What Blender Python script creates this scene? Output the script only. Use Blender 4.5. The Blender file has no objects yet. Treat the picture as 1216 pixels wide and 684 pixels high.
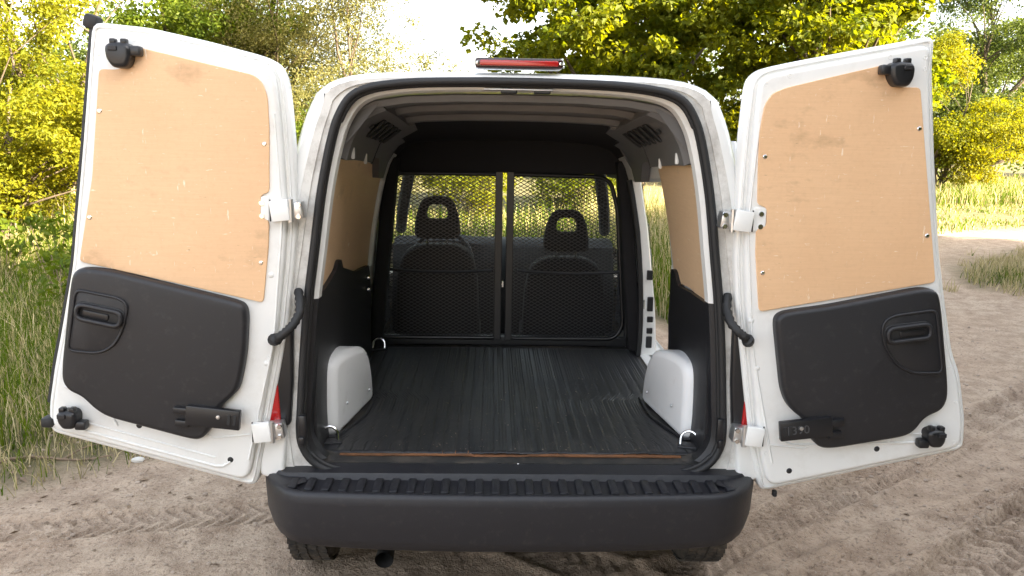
import bpy, bmesh, math, random
import numpy as np
from mathutils import Vector, Matrix, Euler

random.seed(7); RNG = np.random.default_rng(11)
R = math.radians
SC = bpy.context.scene
COL = SC.collection

# ------------------------------------------------------------------ camera
cam_d = bpy.data.cameras.new('camera'); cam = bpy.data.objects.new('camera', cam_d); COL.objects.link(cam)
cam_d.sensor_width = 36.0; cam_d.lens = 36.0*984/1216; cam_d.clip_end = 2000; cam_d.clip_start = .05
cam.matrix_world = Matrix.Translation((-.08, -2.66, 1.67)) @ Matrix.Rotation(R(-1.5), 4, 'Z') @ Matrix.Rotation(R(90-10.5), 4, 'X') @ Matrix.Rotation(R(1.0), 4, 'Z')
SC.camera = cam

# ------------------------------------------------------------------ sky, sun, exposure
SUN_EL, SUN_AZ = R(24), R(124)           # azimuth clockwise from +Y (north): to the right and behind the camera
to_sun = Vector((math.sin(SUN_AZ)*math.cos(SUN_EL), math.cos(SUN_AZ)*math.cos(SUN_EL), math.sin(SUN_EL)))
W = bpy.data.worlds.new('World'); SC.world = W; W.use_nodes = True
nt = W.node_tree; nt.nodes.clear()
sky = nt.nodes.new('ShaderNodeTexSky'); sky.sky_type = 'NISHITA'; sky.sun_disc = False
sky.sun_elevation = SUN_EL; sky.sun_rotation = SUN_AZ; sky.air_density = 1.0; sky.dust_density = 3.0; sky.ozone_density = .6
hs = nt.nodes.new('ShaderNodeHueSaturation'); hs.inputs['Saturation'].default_value = .38
bg = nt.nodes.new('ShaderNodeBackground'); bg.inputs['Strength'].default_value = .09
wo = nt.nodes.new('ShaderNodeOutputWorld')
nt.links.new(sky.outputs[0], hs.inputs['Color']); nt.links.new(hs.outputs[0], bg.inputs[0]); nt.links.new(bg.outputs[0], wo.inputs[0])
sd = bpy.data.lights.new('sun', 'SUN'); sd.energy = 5.0; sd.angle = R(.53); sd.color = (1, .83, .56)
sun = bpy.data.objects.new('sun', sd); COL.objects.link(sun)
sun.rotation_euler = to_sun.to_track_quat('Z', 'Y').to_euler()
vs = SC.view_settings; vs.view_transform = 'Standard'; vs.look = 'None'; vs.gamma = 1; vs.exposure = 3.3
SC.cycles.max_bounces = 8; SC.cycles.transparent_max_bounces = 12; SC.cycles.diffuse_bounces = 4

# ------------------------------------------------------------------ materials
def mat(name, col, rough=.5, metal=0., spec=.5, coat=0., noise=0., nscale=20., bump=0., bscale=200., col2=None, stretch=None, trans=None, dust=None):
    m = bpy.data.materials.new(name); m.use_nodes = True; n = m.node_tree; l = n.links
    b = n.nodes['Principled BSDF']
    b.inputs['Roughness'].default_value = rough; b.inputs['Metallic'].default_value = metal
    b.inputs['Specular IOR Level'].default_value = spec; b.inputs['Coat Weight'].default_value = coat
    b.inputs['Coat Roughness'].default_value = .08
    b.inputs['Base Color'].default_value = (*col, 1)
    tc = n.nodes.new('ShaderNodeTexCoord'); src = tc.outputs['Object']
    if stretch:
        mp = n.nodes.new('ShaderNodeMapping'); mp.inputs['Scale'].default_value = stretch; l.new(src, mp.inputs[0]); src = mp.outputs[0]
    out = None
    if noise or col2:
        t = n.nodes.new('ShaderNodeTexNoise'); t.inputs['Scale'].default_value = nscale; t.inputs['Detail'].default_value = 8; t.inputs['Roughness'].default_value = .65
        l.new(src, t.inputs['Vector'])
        cr = n.nodes.new('ShaderNodeMapRange'); cr.inputs[1].default_value = .35; cr.inputs[2].default_value = .68; l.new(t.outputs[0], cr.inputs[0])
        mx = n.nodes.new('ShaderNodeMix'); mx.data_type = 'RGBA'
        c2 = col2 or tuple(c*(1-noise) for c in col)
        mx.inputs[6].default_value = (*col, 1); mx.inputs[7].default_value = (*c2, 1)
        l.new(cr.outputs[0], mx.inputs[0]); out = mx.outputs[2]
    if dust:
        dc, amt, sc, lo = dust
        t = n.nodes.new('ShaderNodeTexNoise'); t.inputs['Scale'].default_value = sc; t.inputs['Detail'].default_value = 10; t.inputs['Roughness'].default_value = .7
        l.new(tc.outputs['Object'], t.inputs['Vector'])
        cr = n.nodes.new('ShaderNodeMapRange'); cr.inputs[1].default_value = lo; cr.inputs[2].default_value = lo+.25; cr.inputs[4].default_value = amt; l.new(t.outputs[0], cr.inputs[0])
        mx = n.nodes.new('ShaderNodeMix'); mx.data_type = 'RGBA'
        if out: l.new(out, mx.inputs[6])
        else: mx.inputs[6].default_value = (*col, 1)
        mx.inputs[7].default_value = (*dc, 1); l.new(cr.outputs[0], mx.inputs[0]); out = mx.outputs[2]
        ra = n.nodes.new('ShaderNodeMapRange'); ra.inputs[3].default_value = rough; ra.inputs[4].default_value = min(1, rough+.3); l.new(cr.outputs[0], ra.inputs[0]); l.new(ra.outputs[0], b.inputs['Roughness'])
    if out: l.new(out, b.inputs['Base Color'])
    if bump:
        t = n.nodes.new('ShaderNodeTexNoise'); t.inputs['Scale'].default_value = bscale; t.inputs['Detail'].default_value = 4; l.new(src, t.inputs['Vector'])
        bp = n.nodes.new('ShaderNodeBump'); bp.inputs['Strength'].default_value = bump; bp.inputs['Distance'].default_value = .004
        l.new(t.outputs[0], bp.inputs['Height']); l.new(bp.outputs[0], b.inputs['Normal'])
    return m

def leaf_mat(name, c1, c2, tr=.45, tcol=None, patch=.6):
    m = bpy.data.materials.new(name); m.use_nodes = True; n = m.node_tree; l = n.links; n.nodes.clear()
    o = n.nodes.new('ShaderNodeOutputMaterial'); g = n.nodes.new('ShaderNodeNewGeometry'); tc = n.nodes.new('ShaderNodeTexCoord')
    t = n.nodes.new('ShaderNodeTexNoise'); t.inputs['Scale'].default_value = patch; l.new(tc.outputs['Object'], t.inputs['Vector'])
    a = n.nodes.new('ShaderNodeMath'); a.operation = 'MULTIPLY_ADD'; a.inputs[1].default_value = .55; l.new(g.outputs['Random Per Island'], a.inputs[0]); 
    s = n.nodes.new('ShaderNodeMath'); s.operation = 'MULTIPLY_ADD'; s.inputs[1].default_value = 1.4; s.inputs[2].default_value = -.45; l.new(t.outputs[0], s.inputs[0]); l.new(s.outputs[0], a.inputs[2]); a.use_clamp = True
    mx = n.nodes.new('ShaderNodeMix'); mx.data_type = 'RGBA'; mx.inputs[6].default_value = (*c1, 1); mx.inputs[7].default_value = (*c2, 1); l.new(a.outputs[0], mx.inputs[0])
    d = n.nodes.new('ShaderNodeBsdfPrincipled'); d.inputs['Roughness'].default_value = .55; d.inputs['Specular IOR Level'].default_value = .2; l.new(mx.outputs[2], d.inputs['Base Color'])
    tb = n.nodes.new('ShaderNodeBsdfTranslucent'); 
    ga = n.nodes.new('ShaderNodeMix'); ga.data_type = 'RGBA'; ga.blend_type = 'MULTIPLY'; ga.inputs[0].default_value = 1; ga.inputs[7].default_value = (*(tcol or (2.2, 2.0, .7)), 1); l.new(mx.outputs[2], ga.inputs[6]); l.new(ga.outputs[2], tb.inputs[0])
    ms = n.nodes.new('ShaderNodeMixShader'); ms.inputs[0].default_value = tr; l.new(d.outputs[0], ms.inputs[1]); l.new(tb.outputs[0], ms.inputs[2]); l.new(ms.outputs[0], o.inputs[0])
    return m

M = {}
M['paint'] = mat('white_paint', (.83, .83, .81), .28, coat=.4, dust=((.55, .50, .43), .28, 3.5, .55))
M['paint_in'] = mat('white_paint_inside', (.80, .80, .78), .38, dust=((.5, .46, .4), .35, 5, .5))
M['paint_dirty'] = mat('grimy_white_paint', (.70, .69, .66), .45, dust=((.24, .21, .18), .7, 9, .45))
def ply_mat(name, col, dark):
    m = bpy.data.materials.new(name); m.use_nodes = True; n = m.node_tree; l = n.links; b = n.nodes['Principled BSDF']; b.inputs['Roughness'].default_value = .5; b.inputs['Specular IOR Level'].default_value = .4
    tc = n.nodes.new('ShaderNodeTexCoord')
    def nz(scale, stretch, lo, hi, amt, rot=0, det=8):
        mp = n.nodes.new('ShaderNodeMapping'); mp.inputs['Scale'].default_value = stretch; mp.inputs['Rotation'].default_value = (0, rot, 0); l.new(tc.outputs['Object'], mp.inputs[0])
        t = n.nodes.new('ShaderNodeTexNoise'); t.inputs['Scale'].default_value = scale; t.inputs['Detail'].default_value = det; t.inputs['Roughness'].default_value = .62; l.new(mp.outputs[0], t.inputs['Vector'])
        r = n.nodes.new('ShaderNodeMapRange'); r.inputs[1].default_value = lo; r.inputs[2].default_value = hi; r.inputs[4].default_value = amt; l.new(t.outputs[0], r.inputs[0]); return r.outputs[0]
    cur = None
    for f, c in ((nz(2.2, (1, 1, 1), .38, .68, .55), dark), (nz(9, (1, 1, 26), .40, .66, .20), tuple(q*.86 for q in dark)), (nz(60, (1, 1, 1), .5, .75, .35), tuple(q*.9 for q in dark)),
                 (nz(5, (1, 1, 1.6), .60, .72, .55), tuple(q*.62 for q in dark)), (nz(11, (3, 1, 14), .66, .70, .75, .35), (.90, .76, .60)), (nz(10, (9, 1, 1.6), .66, .70, .75, .15), (.92, .80, .66)), (nz(26, (1, 1, 7), .69, .72, .7, -.5), (.30, .19, .11))):
        x = n.nodes.new('ShaderNodeMix'); x.data_type = 'RGBA'; l.new(f, x.inputs[0])
        if cur is None: x.inputs[6].default_value = (*col, 1)
        else: l.new(cur, x.inputs[6])
        x.inputs[7].default_value = (*c, 1); cur = x.outputs[2]
    l.new(cur, b.inputs['Base Color'])
    bp = n.nodes.new('ShaderNodeBump'); bp.inputs['Strength'].default_value = .12; bp.inputs['Distance'].default_value = .002; l.new(nz(30, (1, 1, 14), .3, .7, 1), bp.inputs['Height']); l.new(bp.outputs[0], b.inputs['Normal'])
    return m
M['ply'] = ply_mat('plywood', (.80, .525, .31), (.71, .44, .245))
M['ply_in'] = ply_mat('plywood_lining', (.80, .56, .35), (.72, .49, .29))
M['plastic'] = mat('black_plastic', (.014, .0138, .0165), .46, bump=.25, bscale=520, dust=((.11, .10, .095), .22, 34, .55))
M['plastic_s'] = mat('smooth_black_plastic', (.012, .012, .014), .35)
M['bumper'] = mat('bumper_plastic', (.0155, .0155, .0195), .47, bump=.25, bscale=520, dust=((.15, .13, .11), .22, 30, .55))
M['rubber'] = mat('black_rubber', (.014, .014, .015), .6)
M['mat'] = mat('ribbed_rubber_mat', (.0135, .0145, .018), .46, spec=.45, col2=(.032, .031, .031), nscale=5, stretch=(3.5, .7, 1), dust=((.17, .15, .13), .5, 16, .55), bump=.12, bscale=160)
M['fabric'] = mat('black_fabric', (.012, .012, .014), .9, bump=.3, bscale=900)
M['carpet'] = mat('dark_lining', (.013, .012, .014), .85, bump=.2, bscale=500)
M['dash'] = mat('dash_plastic', (.007, .007, .0085), .7)
M['liner'] = mat('grey_lining', (.14, .137, .137), .6)
M['ceil'] = mat('dimmed_white_ceiling', (.17, .166, .165), .45, dust=((.11, .10, .095), .4, 4, .5))  # white metal ceiling; the weaker light inside is put into this grey
M['grime'] = mat('dark_sill_plastic', (.03, .029, .028), .6, dust=((.16, .13, .10), .6, 8, .45))
M['arch'] = mat('scuffed_white_plastic', (.88, .88, .88), .4, dust=((.50, .47, .43), .5, 9, .58), bump=.2, bscale=8)
M['metal'] = mat('zinc_metal', (.62, .62, .62), .35, metal=.9)
M['chrome'] = mat('bright_steel', (.75, .75, .74), .2, metal=1)
M['mesh'] = mat('black_painted_steel', (.024, .024, .027), .35, spec=.6)
M['red'] = mat('red_lens', (.40, .010, .010), .18, coat=.6, dust=((.30, .02, .02), .4, 30, .5))
M['darkred'] = mat('smoked_lens', (.03, .008, .008), .2, coat=.5)
M['tyre'] = mat('tyre_rubber', (.022, .021, .020), .8, dust=((.20, .16, .12), .6, 12, .42), bump=.3, bscale=150)
M['under'] = mat('underbody', (.02, .019, .018), .8)
M['rust'] = mat('worn_plywood_edge', (.30, .13, .055), .8, col2=(.12, .06, .03), nscale=14)
M['bark'] = mat('bark', (.10, .075, .05), .9, col2=(.05, .038, .028), nscale=6, stretch=(3, 3, .6), bump=1, bscale=14)
M['twig'] = mat('dry_twig', (.24, .17, .11), .9, col2=(.14, .10, .07), nscale=20)
M['stone'] = mat('stone', (.42, .34, .27), .9, col2=(.24, .185, .14), nscale=9)
M['faint'] = mat('moulded_grey', (.055, .055, .058), .6)
M['litter'] = mat('weathered_white_scrap', (.72, .70, .66), .8, noise=.25)
def glass_mat():
    m = bpy.data.materials.new('window_glass'); m.use_nodes = True; n = m.node_tree; n.nodes.clear()
    o = n.nodes.new('ShaderNodeOutputMaterial'); t = n.nodes.new('ShaderNodeBsdfTransparent'); t.inputs[0].default_value = (.86, .93, .88, 1)
    g = n.nodes.new('ShaderNodeBsdfGlossy'); g.inputs['Roughness'].default_value = .02; f = n.nodes.new('ShaderNodeFresnel'); f.inputs[0].default_value = 1.45
    ge = n.nodes.new('ShaderNodeNewGeometry'); mr = n.nodes.new('ShaderNodeMapRange'); mr.inputs[3].default_value = 1.45; mr.inputs[4].default_value = 1/1.45; n.links.new(ge.outputs['Backfacing'], mr.inputs[0]); n.links.new(mr.outputs[0], f.inputs[0])
    x = n.nodes.new('ShaderNodeMixShader'); n.links.new(f.outputs[0], x.inputs[0]); n.links.new(t.outputs[0], x.inputs[1]); n.links.new(g.outputs[0], x.inputs[2]); n.links.new(x.outputs[0], o.inputs[0])
    return m
M['glass'] = glass_mat()

# ------------------------------------------------------------------ mesh helpers
def link(name, me, m, parent=None, loc=None):
    o = bpy.data.objects.new(name, me); COL.objects.link(o)
    if m is not None and not me.materials: me.materials.append(m)
    if parent is not None: o.parent = parent
    if loc is not None: o.location = loc
    return o
def mesh(name, V, F, m, parent=None, smooth=False, angle=None):
    me = bpy.data.meshes.new(name); me.from_pydata([tuple(map(float, v)) for v in V], [], [tuple(map(int, f)) for f in F]); me.update()
    bm = bmesh.new(); bm.from_mesh(me); bmesh.ops.recalc_face_normals(bm, faces=bm.faces)
    for f in bm.faces: f.smooth = smooth
    if smooth and angle:
        for e in bm.edges:
            if len(e.link_faces) == 2 and e.calc_face_angle(0) > R(angle): e.smooth = False
    bm.to_mesh(me); bm.free()
    return link(name, me, m, parent)
class MB:
    """collects shapes that make up one part"""
    def __init__(s): s.V = []; s.F = []
    def add(s, V, F):
        k = len(s.V); s.V += [tuple(v) for v in V]; s.F += [tuple(i+k for i in f) for f in F]; return s
    def box(s, c, d, rot=None, b=0.):
        bm = bmesh.new(); bmesh.ops.create_cube(bm, size=1)
        for v in bm.verts: v.co = Vector((v.co.x*d[0], v.co.y*d[1], v.co.z*d[2]))
        if b: bmesh.ops.bevel(bm, geom=bm.edges[:], offset=b, segments=2, affect='EDGES', profile=.5)
        mt = Matrix.Translation(c) @ (rot or Matrix.Identity(4))
        V = [tuple(mt @ v.co) for v in bm.verts]; bm.verts.index_update(); F = [[v.index for v in f.verts] for f in bm.faces]; bm.free()
        return s.add(V, F)
    def tube(s, P, r, n=8, closed=False, cap=True):
        P = [Vector(p) for p in P]; k = len(P); V = []; F = []
        rs = r if isinstance(r, (list, tuple)) else [r]*k
        prev = None
        for i, p in enumerate(P):
            a = P[(i-1) % k] if (closed or i > 0) else p; b = P[(i+1) % k] if (closed or i < k-1) else p
            t = (b-a).normalized()
            if prev is None: u = t.orthogonal().normalized()
            else: u = (prev - t*prev.dot(t)).normalized()
            prev = u; w = t.cross(u)
            for j in range(n):
                an = 2*math.pi*j/n; V.append(p + (u*math.cos(an)+w*math.sin(an))*rs[i])
        m = k if closed else k-1
        for i in range(m):
            for j in range(n):
                i2 = (i+1) % k; F.append((i*n+j, i*n+(j+1) % n, i2*n+(j+1) % n, i2*n+j))
        if cap and not closed: F += [tuple(range(n))[::-1], tuple((k-1)*n+j for j in range(n))]
        return s.add(V, F)
    def lathe(s, prof, n=24, mt=None):
        mt = mt or Matrix.Identity(4); V = []; F = []; k = len(prof)
        for i in range(n):
            a = 2*math.pi*i/n
            for r, z in prof: V.append(mt @ Vector((r*math.cos(a), r*math.sin(a), z)))
        for i in range(n):
            for j in range(k-1): F.append((i*k+j, ((i+1) % n)*k+j, ((i+1) % n)*k+j+1, i*k+j+1))
        return s.add(V, F)
    def prism(s, poly, y0, y1, b=.006, mt=None, seg=3):
        """polygon in XZ, face at y0 (rounded edge of width b), back at y1; mt maps (x, y, z)"""
        mt = mt or Matrix.Identity(4); poly = ccw(poly); n = len(poly); sg = 1 if y1 > y0 else -1
        rings = [(poly, y1)]
        for i in range(seg+1):
            a = math.pi/2*i/seg; rings.append((inset(poly, b*(1-math.cos(a))), y0+sg*b*(1-math.sin(a))))
        V = []; F = []
        for pl, y in rings:
            for x, z in pl: V.append(mt @ Vector((x, y, z)))
        for r in range(len(rings)-1):
            for i in range(n): F.append((r*n+i, r*n+(i+1) % n, (r+1)*n+(i+1) % n, (r+1)*n+i))
        F.append(tuple(range(n))); F.append(tuple((len(rings)-1)*n+i for i in range(n))[::-1])
        return s.add(V, F)
    def build(s, name, m, parent=None, smooth=False, angle=35):
        return mesh(name, s.V, s.F, m, parent, smooth, angle)
def ccw(p):
    a = sum(p[i][0]*p[(i+1) % len(p)][1]-p[(i+1) % len(p)][0]*p[i][1] for i in range(len(p)))
    return list(p) if a > 0 else list(p)[::-1]
def inset(p, d):
    p = ccw(p); n = len(p); o = []
    if d == 0: return p
    for i in range(n):
        a, b, c = Vector(p[i-1]), Vector(p[i]), Vector(p[(i+1) % n])
        e1 = (b-a).normalized(); e2 = (c-b).normalized(); n1 = Vector((-e1.y, e1.x)); n2 = Vector((-e2.y, e2.x)); m = (n1+n2)
        if m.length < 1e-6: m = n1
        m.normalize(); k = max(.45, m.dot(n1)); o.append(tuple(b+m*(d/k)))
    return o
def rounded(p, r, n=4):
    """round the corners of a closed polygon"""
    out = []; k = len(p)
    for i in range(k):
        a, b, c = Vector(p[i-1]), Vector(p[i]), Vector(p[(i+1) % k]); ri = r[i] if isinstance(r, (list, tuple)) else r
        ra = min(ri, (a-b).length*.45); rc = min(ri, (c-b).length*.45); s = b+(a-b).normalized()*ra; e = b+(c-b).normalized()*rc
        for j in range(n+1):
            t = j/n; out.append(tuple(s*(1-t)**2+b*2*t*(1-t)+e*t*t))
    return out
def rrect(cx, cz, w, h, r, ang=0, n=5):
    p = [(-w/2, -h/2), (w/2, -h/2), (w/2, h/2), (-w/2, h/2)]; q = rounded(p, r, n); c, s = math.cos(ang), math.sin(ang)
    return [(cx+x*c-z*s, cz+x*s+z*c) for x, z in q]
def interp(t, T, V): return float(np.interp(t, T, V))
def empty(name, loc=(0, 0, 0), rz=0, label=None, cat=None, group=None):
    o = bpy.data.objects.new(name, None); COL.objects.link(o); o.location = loc; o.rotation_euler = (0, 0, rz); o.empty_display_size = .2
    if label: tag(o, label, cat, group)
    return o
def tag(o, label=None, cat=None, group=None, kind=None):
    if label: o['label'] = label
    if cat: o['category'] = cat
    if group: o['group'] = group
    if kind: o['kind'] = kind
    return o

# value noise in numpy (for terrain and scattering)
_perm = np.random.default_rng(3).random((256, 256))
def vnoise(x, y):
    xi = np.floor(x).astype(int); yi = np.floor(y).astype(int); fx = x-xi; fy = y-yi; fx = fx*fx*(3-2*fx); fy = fy*fy*(3-2*fy)
    g = lambda a, b: _perm[a % 256, b % 256]
    return (g(xi, yi)*(1-fx)+g(xi+1, yi)*fx)*(1-fy)+(g(xi, yi+1)*(1-fx)+g(xi+1, yi+1)*fx)*fy
def fbm(x, y, o=4):
    s = 0; a = .5; f = 1.
    for i in range(o): s = s+a*(vnoise(x*f+i*17.3, y*f+i*9.1)-.5); a *= .5; f *= 2.03
    return s

# ================================================================== GROUND
def poly_sd(x, y, P):
    """signed distance to polygon, negative inside"""
    x = np.asarray(x, float); y = np.asarray(y, float); d = np.full(x.shape, 1e9); ins = np.zeros(x.shape, bool)
    n = len(P)
    for i in range(n):
        ax, ay = P[i]; bx, by = P[(i+1) % n]; ex, ey = bx-ax, by-ay
        t = np.clip(((x-ax)*ex+(y-ay)*ey)/(ex*ex+ey*ey+1e-9), 0, 1); d = np.minimum(d, np.hypot(x-ax-ex*t, y-ay-ey*t))
        c = (ay > y) != (by > y); ins ^= c & (x < ex*(y-ay)/(ey+1e-12)+ax)
    return np.where(ins, -d, d)
DIRT = [(-60, -12), (-6.5, -1.9), (-3.2, .45), (-2.35, 1.05), (-1.9, 1.42), (-1.45, 1.62), (-1.25, 2.4), (-1.15, 4.6), (-.6, 5.3), (1.0, 5.3), (1.75, 4.2), (2.6, 4.4), (3.9, 6.2),
        (5.1, 8.7), (6.3, 10.9), (9, 12.6), (16, 15.0), (60, 26), (60, 16), (16, 10.3), (10.2, 8.9), (8.6, 8.0), (7.6, 6.3), (7.4, 4.8), (60, -6), (60, -60), (-60, -60)]
TUFT = [(5.2, 6.55), (5.75, 7.6), (6.8, 8.9), (8.2, 9.9), (9.6, 9.7), (9.6, 6.4), (7.0, 5.6), (5.9, 6.0)]
def grass_amt(x, y):
    n = fbm(x*1.3, y*1.3, 4)*.9
    d = poly_sd(x, y, DIRT)+n*.7
    d2 = -poly_sd(x, y, TUFT)+n*.9
    return np.clip(np.maximum(d, d2)/.35+.15, 0, 1)
def tread(x, y, a, b, w, depth, pitch):
    """tyre print along a line a-b: a shallow trough with chevron lugs"""
    ax, ay = a; bx, by = b; L = math.hypot(bx-ax, by-ay); ux, uy = (bx-ax)/L, (by-ay)/L
    s = (x-ax)*ux+(y-ay)*uy; t = -(x-ax)*uy+(y-ay)*ux; t = t+fbm(s*.5, s*0+4, 2)*.10
    m = np.clip((w-np.abs(t))/.03, 0, 1)*np.clip((s+.3)/.3, 0, 1)*np.clip((L-s)/.4, 0, 1)*np.clip(.9+fbm(x*1.7, y*1.7, 2)*2.2, 0, 1)
    lug = np.where(np.abs(t) < w*.18, np.clip(np.sin(s/pitch*6.283)*2, 0, 1)*.6, np.clip(np.sin((s+np.abs(t)*.8)/pitch*6.283)*3+.3, 0, 1))
    rim = np.exp(-((np.abs(t)-w-.02)/.03)**2)*depth*.7*np.clip((s+.3)/.3, 0, 1)
    return -m*depth*(.2+.8*lug)+rim
def hgt(x, y):
    h = fbm(x*.35, y*.35, 3)*.12+fbm(x*2.1, y*2.1, 4)*.035
    near = np.exp(-((x-.3)**2/16+(y-1)**2/16))
    h = h*(1-.65*near)
    h = h+fbm(x*7, y*7, 3)*.015*near+fbm(x*22, y*22, 3)*.014*near
    h = h-.035*np.exp(-((np.abs(x-.0)-.74)/.16)**2)*np.clip((6-y), 0, 1)*near
    h = h+tread(x, y, (.55, .20), (4.4, 3.3), .11, .032, .06)+tread(x, y, (.9, .05), (4.6, 2.4), .10, .026, .06)
    h = h+tread(x, y, (1.2, -.25), (4.2, 2.4), .13, .056, .085)+tread(x, y, (-3.4, .35), (-.4, .95), .12, .018, .07)+tread(x, y, (-.5, .9), (1.0, -.1), .12, .022, .08)
    g = grass_amt(x, y)
    return h+g*.03
def spaced(lo, hi, step, far):
    a = list(np.arange(lo, hi+1e-6, step)); s = step
    up = []; v = hi
    while v < far: s *= 1.16; v += s; up.append(v)
    s = step; dn = []; v = lo
    while v > -far: s *= 1.16; v -= s; dn.append(v)
    return np.array(dn[::-1]+a+up)
gx = spaced(-3.0, 3.6, .0115, 420); gy = spaced(-.1, 2.4, .0115, 420)
X, Y = np.meshgrid(gx, gy); Z = hgt(X, Y)
far = np.clip((np.hypot(X, Y)-30)/100, 0, 1); Z = Z*(1-far)
nx, ny = len(gx), len(gy)
V = np.stack([X.ravel(), Y.ravel(), Z.ravel()], 1); idx = np.arange(nx*ny).reshape(ny, nx)
F = np.stack([idx[:-1, :-1].ravel(), idx[:-1, 1:].ravel(), idx[1:, 1:].ravel(), idx[1:, :-1].ravel()], 1)
def fast_mesh(name, V, F, m, smooth=False, attr=None):
    me = bpy.data.meshes.new(name); nv = len(V); nf, k = F.shape
    me.vertices.add(nv); me.vertices.foreach_set('co', np.ascontiguousarray(V, np.float32).ravel())
    me.loops.add(nf*k); me.loops.foreach_set('vertex_index', np.ascontiguousarray(F, np.int32).ravel())
    me.polygons.add(nf); me.polygons.foreach_set('loop_start', np.arange(0, nf*k, k, dtype=np.int32))
    me.polygons.foreach_set('use_smooth', np.full(nf, smooth)); me.update(calc_edges=True)
    if attr:
        for an, av in attr.items():
            if av.ndim == 1: a = me.attributes.new(an, 'FLOAT', 'POINT'); a.data.foreach_set('value', av.astype(np.float32))
            else:
                a = me.attributes.new(an, 'FLOAT_COLOR', 'POINT'); a.data.foreach_set('color', np.concatenate([av, np.ones((len(av), 1))], 1).astype(np.float32).ravel())
    me.materials.append(m); return me
def ground_mat():
    m = bpy.data.materials.new('sandy_dirt'); m.use_nodes = True; n = m.node_tree; l = n.links; b = n.nodes['Principled BSDF']; b.inputs['Roughness'].default_value = .95; b.inputs['Specular IOR Level'].default_value = .15
    tc = n.nodes.new('ShaderNodeTexCoord')
    def noise(s, d=8, r=.6):
        t = n.nodes.new('ShaderNodeTexNoise'); t.inputs['Scale'].default_value = s; t.inputs['Detail'].default_value = d; t.inputs['Roughness'].default_value = r; l.new(tc.outputs['Object'], t.inputs['Vector']); return t.outputs[0]
    def rng(x, a, b_, c=0, d=1):
        r = n.nodes.new('ShaderNodeMapRange'); r.inputs[1].default_value = a; r.inputs[2].default_value = b_; r.inputs[3].default_value = c; r.inputs[4].default_value = d; l.new(x, r.inputs[0]); return r.outputs[0]
    def mix(f, a, b_):
        x = n.nodes.new('ShaderNodeMix'); x.data_type = 'RGBA'; l.new(f, x.inputs[0])
        for s, v in ((6, a), (7, b_)):
            if isinstance(v, tuple): x.inputs[s].default_value = (*v, 1)
            else: l.new(v, x.inputs[s])
        return x.outputs[2]
    c = mix(rng(noise(.7), .35, .65), (.460, .335, .240), (.520, .405, .305))
    c = mix(rng(noise(7), .42, .7), c, (.305, .218, .155))
    c = mix(rng(noise(55, 4), .52, .68, 0, .75), c, (.165, .115, .080))
    c = mix(rng(noise(160, 2), .57, .70, 0, .8), c, (.52, .45, .37))
    at = n.nodes.new('ShaderNodeAttribute'); at.attribute_name = 'grass'
    gr = mix(rng(noise(5), .35, .65), (.10, .095, .045), (.21, .17, .095))
    c = mix(at.outputs['Fac'], c, gr)
    l.new(c, b.inputs['Base Color'])
    bp = n.nodes.new('ShaderNodeBump'); bp.inputs['Strength'].default_value = 1.0; bp.inputs['Distance'].default_value = .02
    ad = n.nodes.new('ShaderNodeMath'); ad.operation = 'MULTIPLY_ADD'; ad.inputs[1].default_value = .5; l.new(noise(140, 3), ad.inputs[0]); l.new(noise(38, 6), ad.inputs[2]); l.new(ad.outputs[0], bp.inputs['Height']); l.new(bp.outputs[0], b.inputs['Normal'])
    return m
gme = fast_mesh('ground', V, F, ground_mat(), True, {'grass': grass_amt(X, Y).ravel()})
ground = tag(link('ground', gme, None), kind='structure', label='sandy dirt track with tyre prints and grassy verges')

# ================================================================== VAN
van = empty('van', (0, 0, 0), 0, 'white panel van seen from behind with both rear doors wide open', 'van')

# ---- outer shell -----------------------------------------------------------
PZ = [.28, .36, .45, .56, .68, .80, .92, 1.04, 1.16, 1.28, 1.40, 1.50, 1.60, 1.69, 1.76, 1.81, 1.84, 1.858, 1.866, 1.868]
PX = [.795, .82, .838, .845, .846, .845, .841, .832, .815, .793, .771, .752, .727, .701, .671, .632, .575, .48, .30, .0]
def dense(A, B):
    P = list(zip(A, B)); P = [(2*P[0][0]-P[1][0], 2*P[0][1]-P[1][1])]+P+[(-P[-2][0], P[-2][1])]; o = []
    for i in range(1, len(P)-2):
        a, b, c, d = (Vector(P[i+j]) for j in (-1, 0, 1, 2))
        for t in (0, .5): o.append(tuple(.5*((2*b)+(c-a)*t+(2*a-5*b+4*c-d)*t*t+(3*b-a-3*c+d)*t**3)))
    o.append(P[-2]); return [p[0] for p in o], [p[1] for p in o]
PX, PZ = dense(PX, PZ)
def rear_inset(y): 
    if y >= .16: return 0.
    t = 1-y/.16; return .068*(1-math.sqrt(max(0, 1-t*t)))
def ztop(y): return interp(y, [0, .5, 1.2, 2.1, 2.35, 2.6, 3.0, 3.3, 3.7, 3.95, 4.06], [1.866, 1.872, 1.865, 1.80, 1.74, 1.46, .965, .87, .80, .74, .64])
def section(y):
    d = rear_inset(y); zt = ztop(y); w = interp(y, [0, 2.3, 3.2, 3.8, 4.06], [1, 1, .985, .93, .80]); out = []
    k = (zt-.28)/(1.868-.28)
    for z, x in zip(PZ, PX):
        zz = .28+(z-.28)*k if y > 2.1 else z-(1.868-zt)*max(0, (z-1.2)/.668)
        xb = interp(zz, PZ, PX) if y > 2.35 else x
        if y > 2.35: xb = min(xb, x+.10) if z > 1.7 else xb
        xx = (xb*w) - d*(1 if z < 1.75 else max(0, (1.868-z)/.118))
        out.append((max(0, xx), zz-d*.35*(z > 1.8)))
    out[-1] = (0, out[-1][1]); return out
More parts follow.
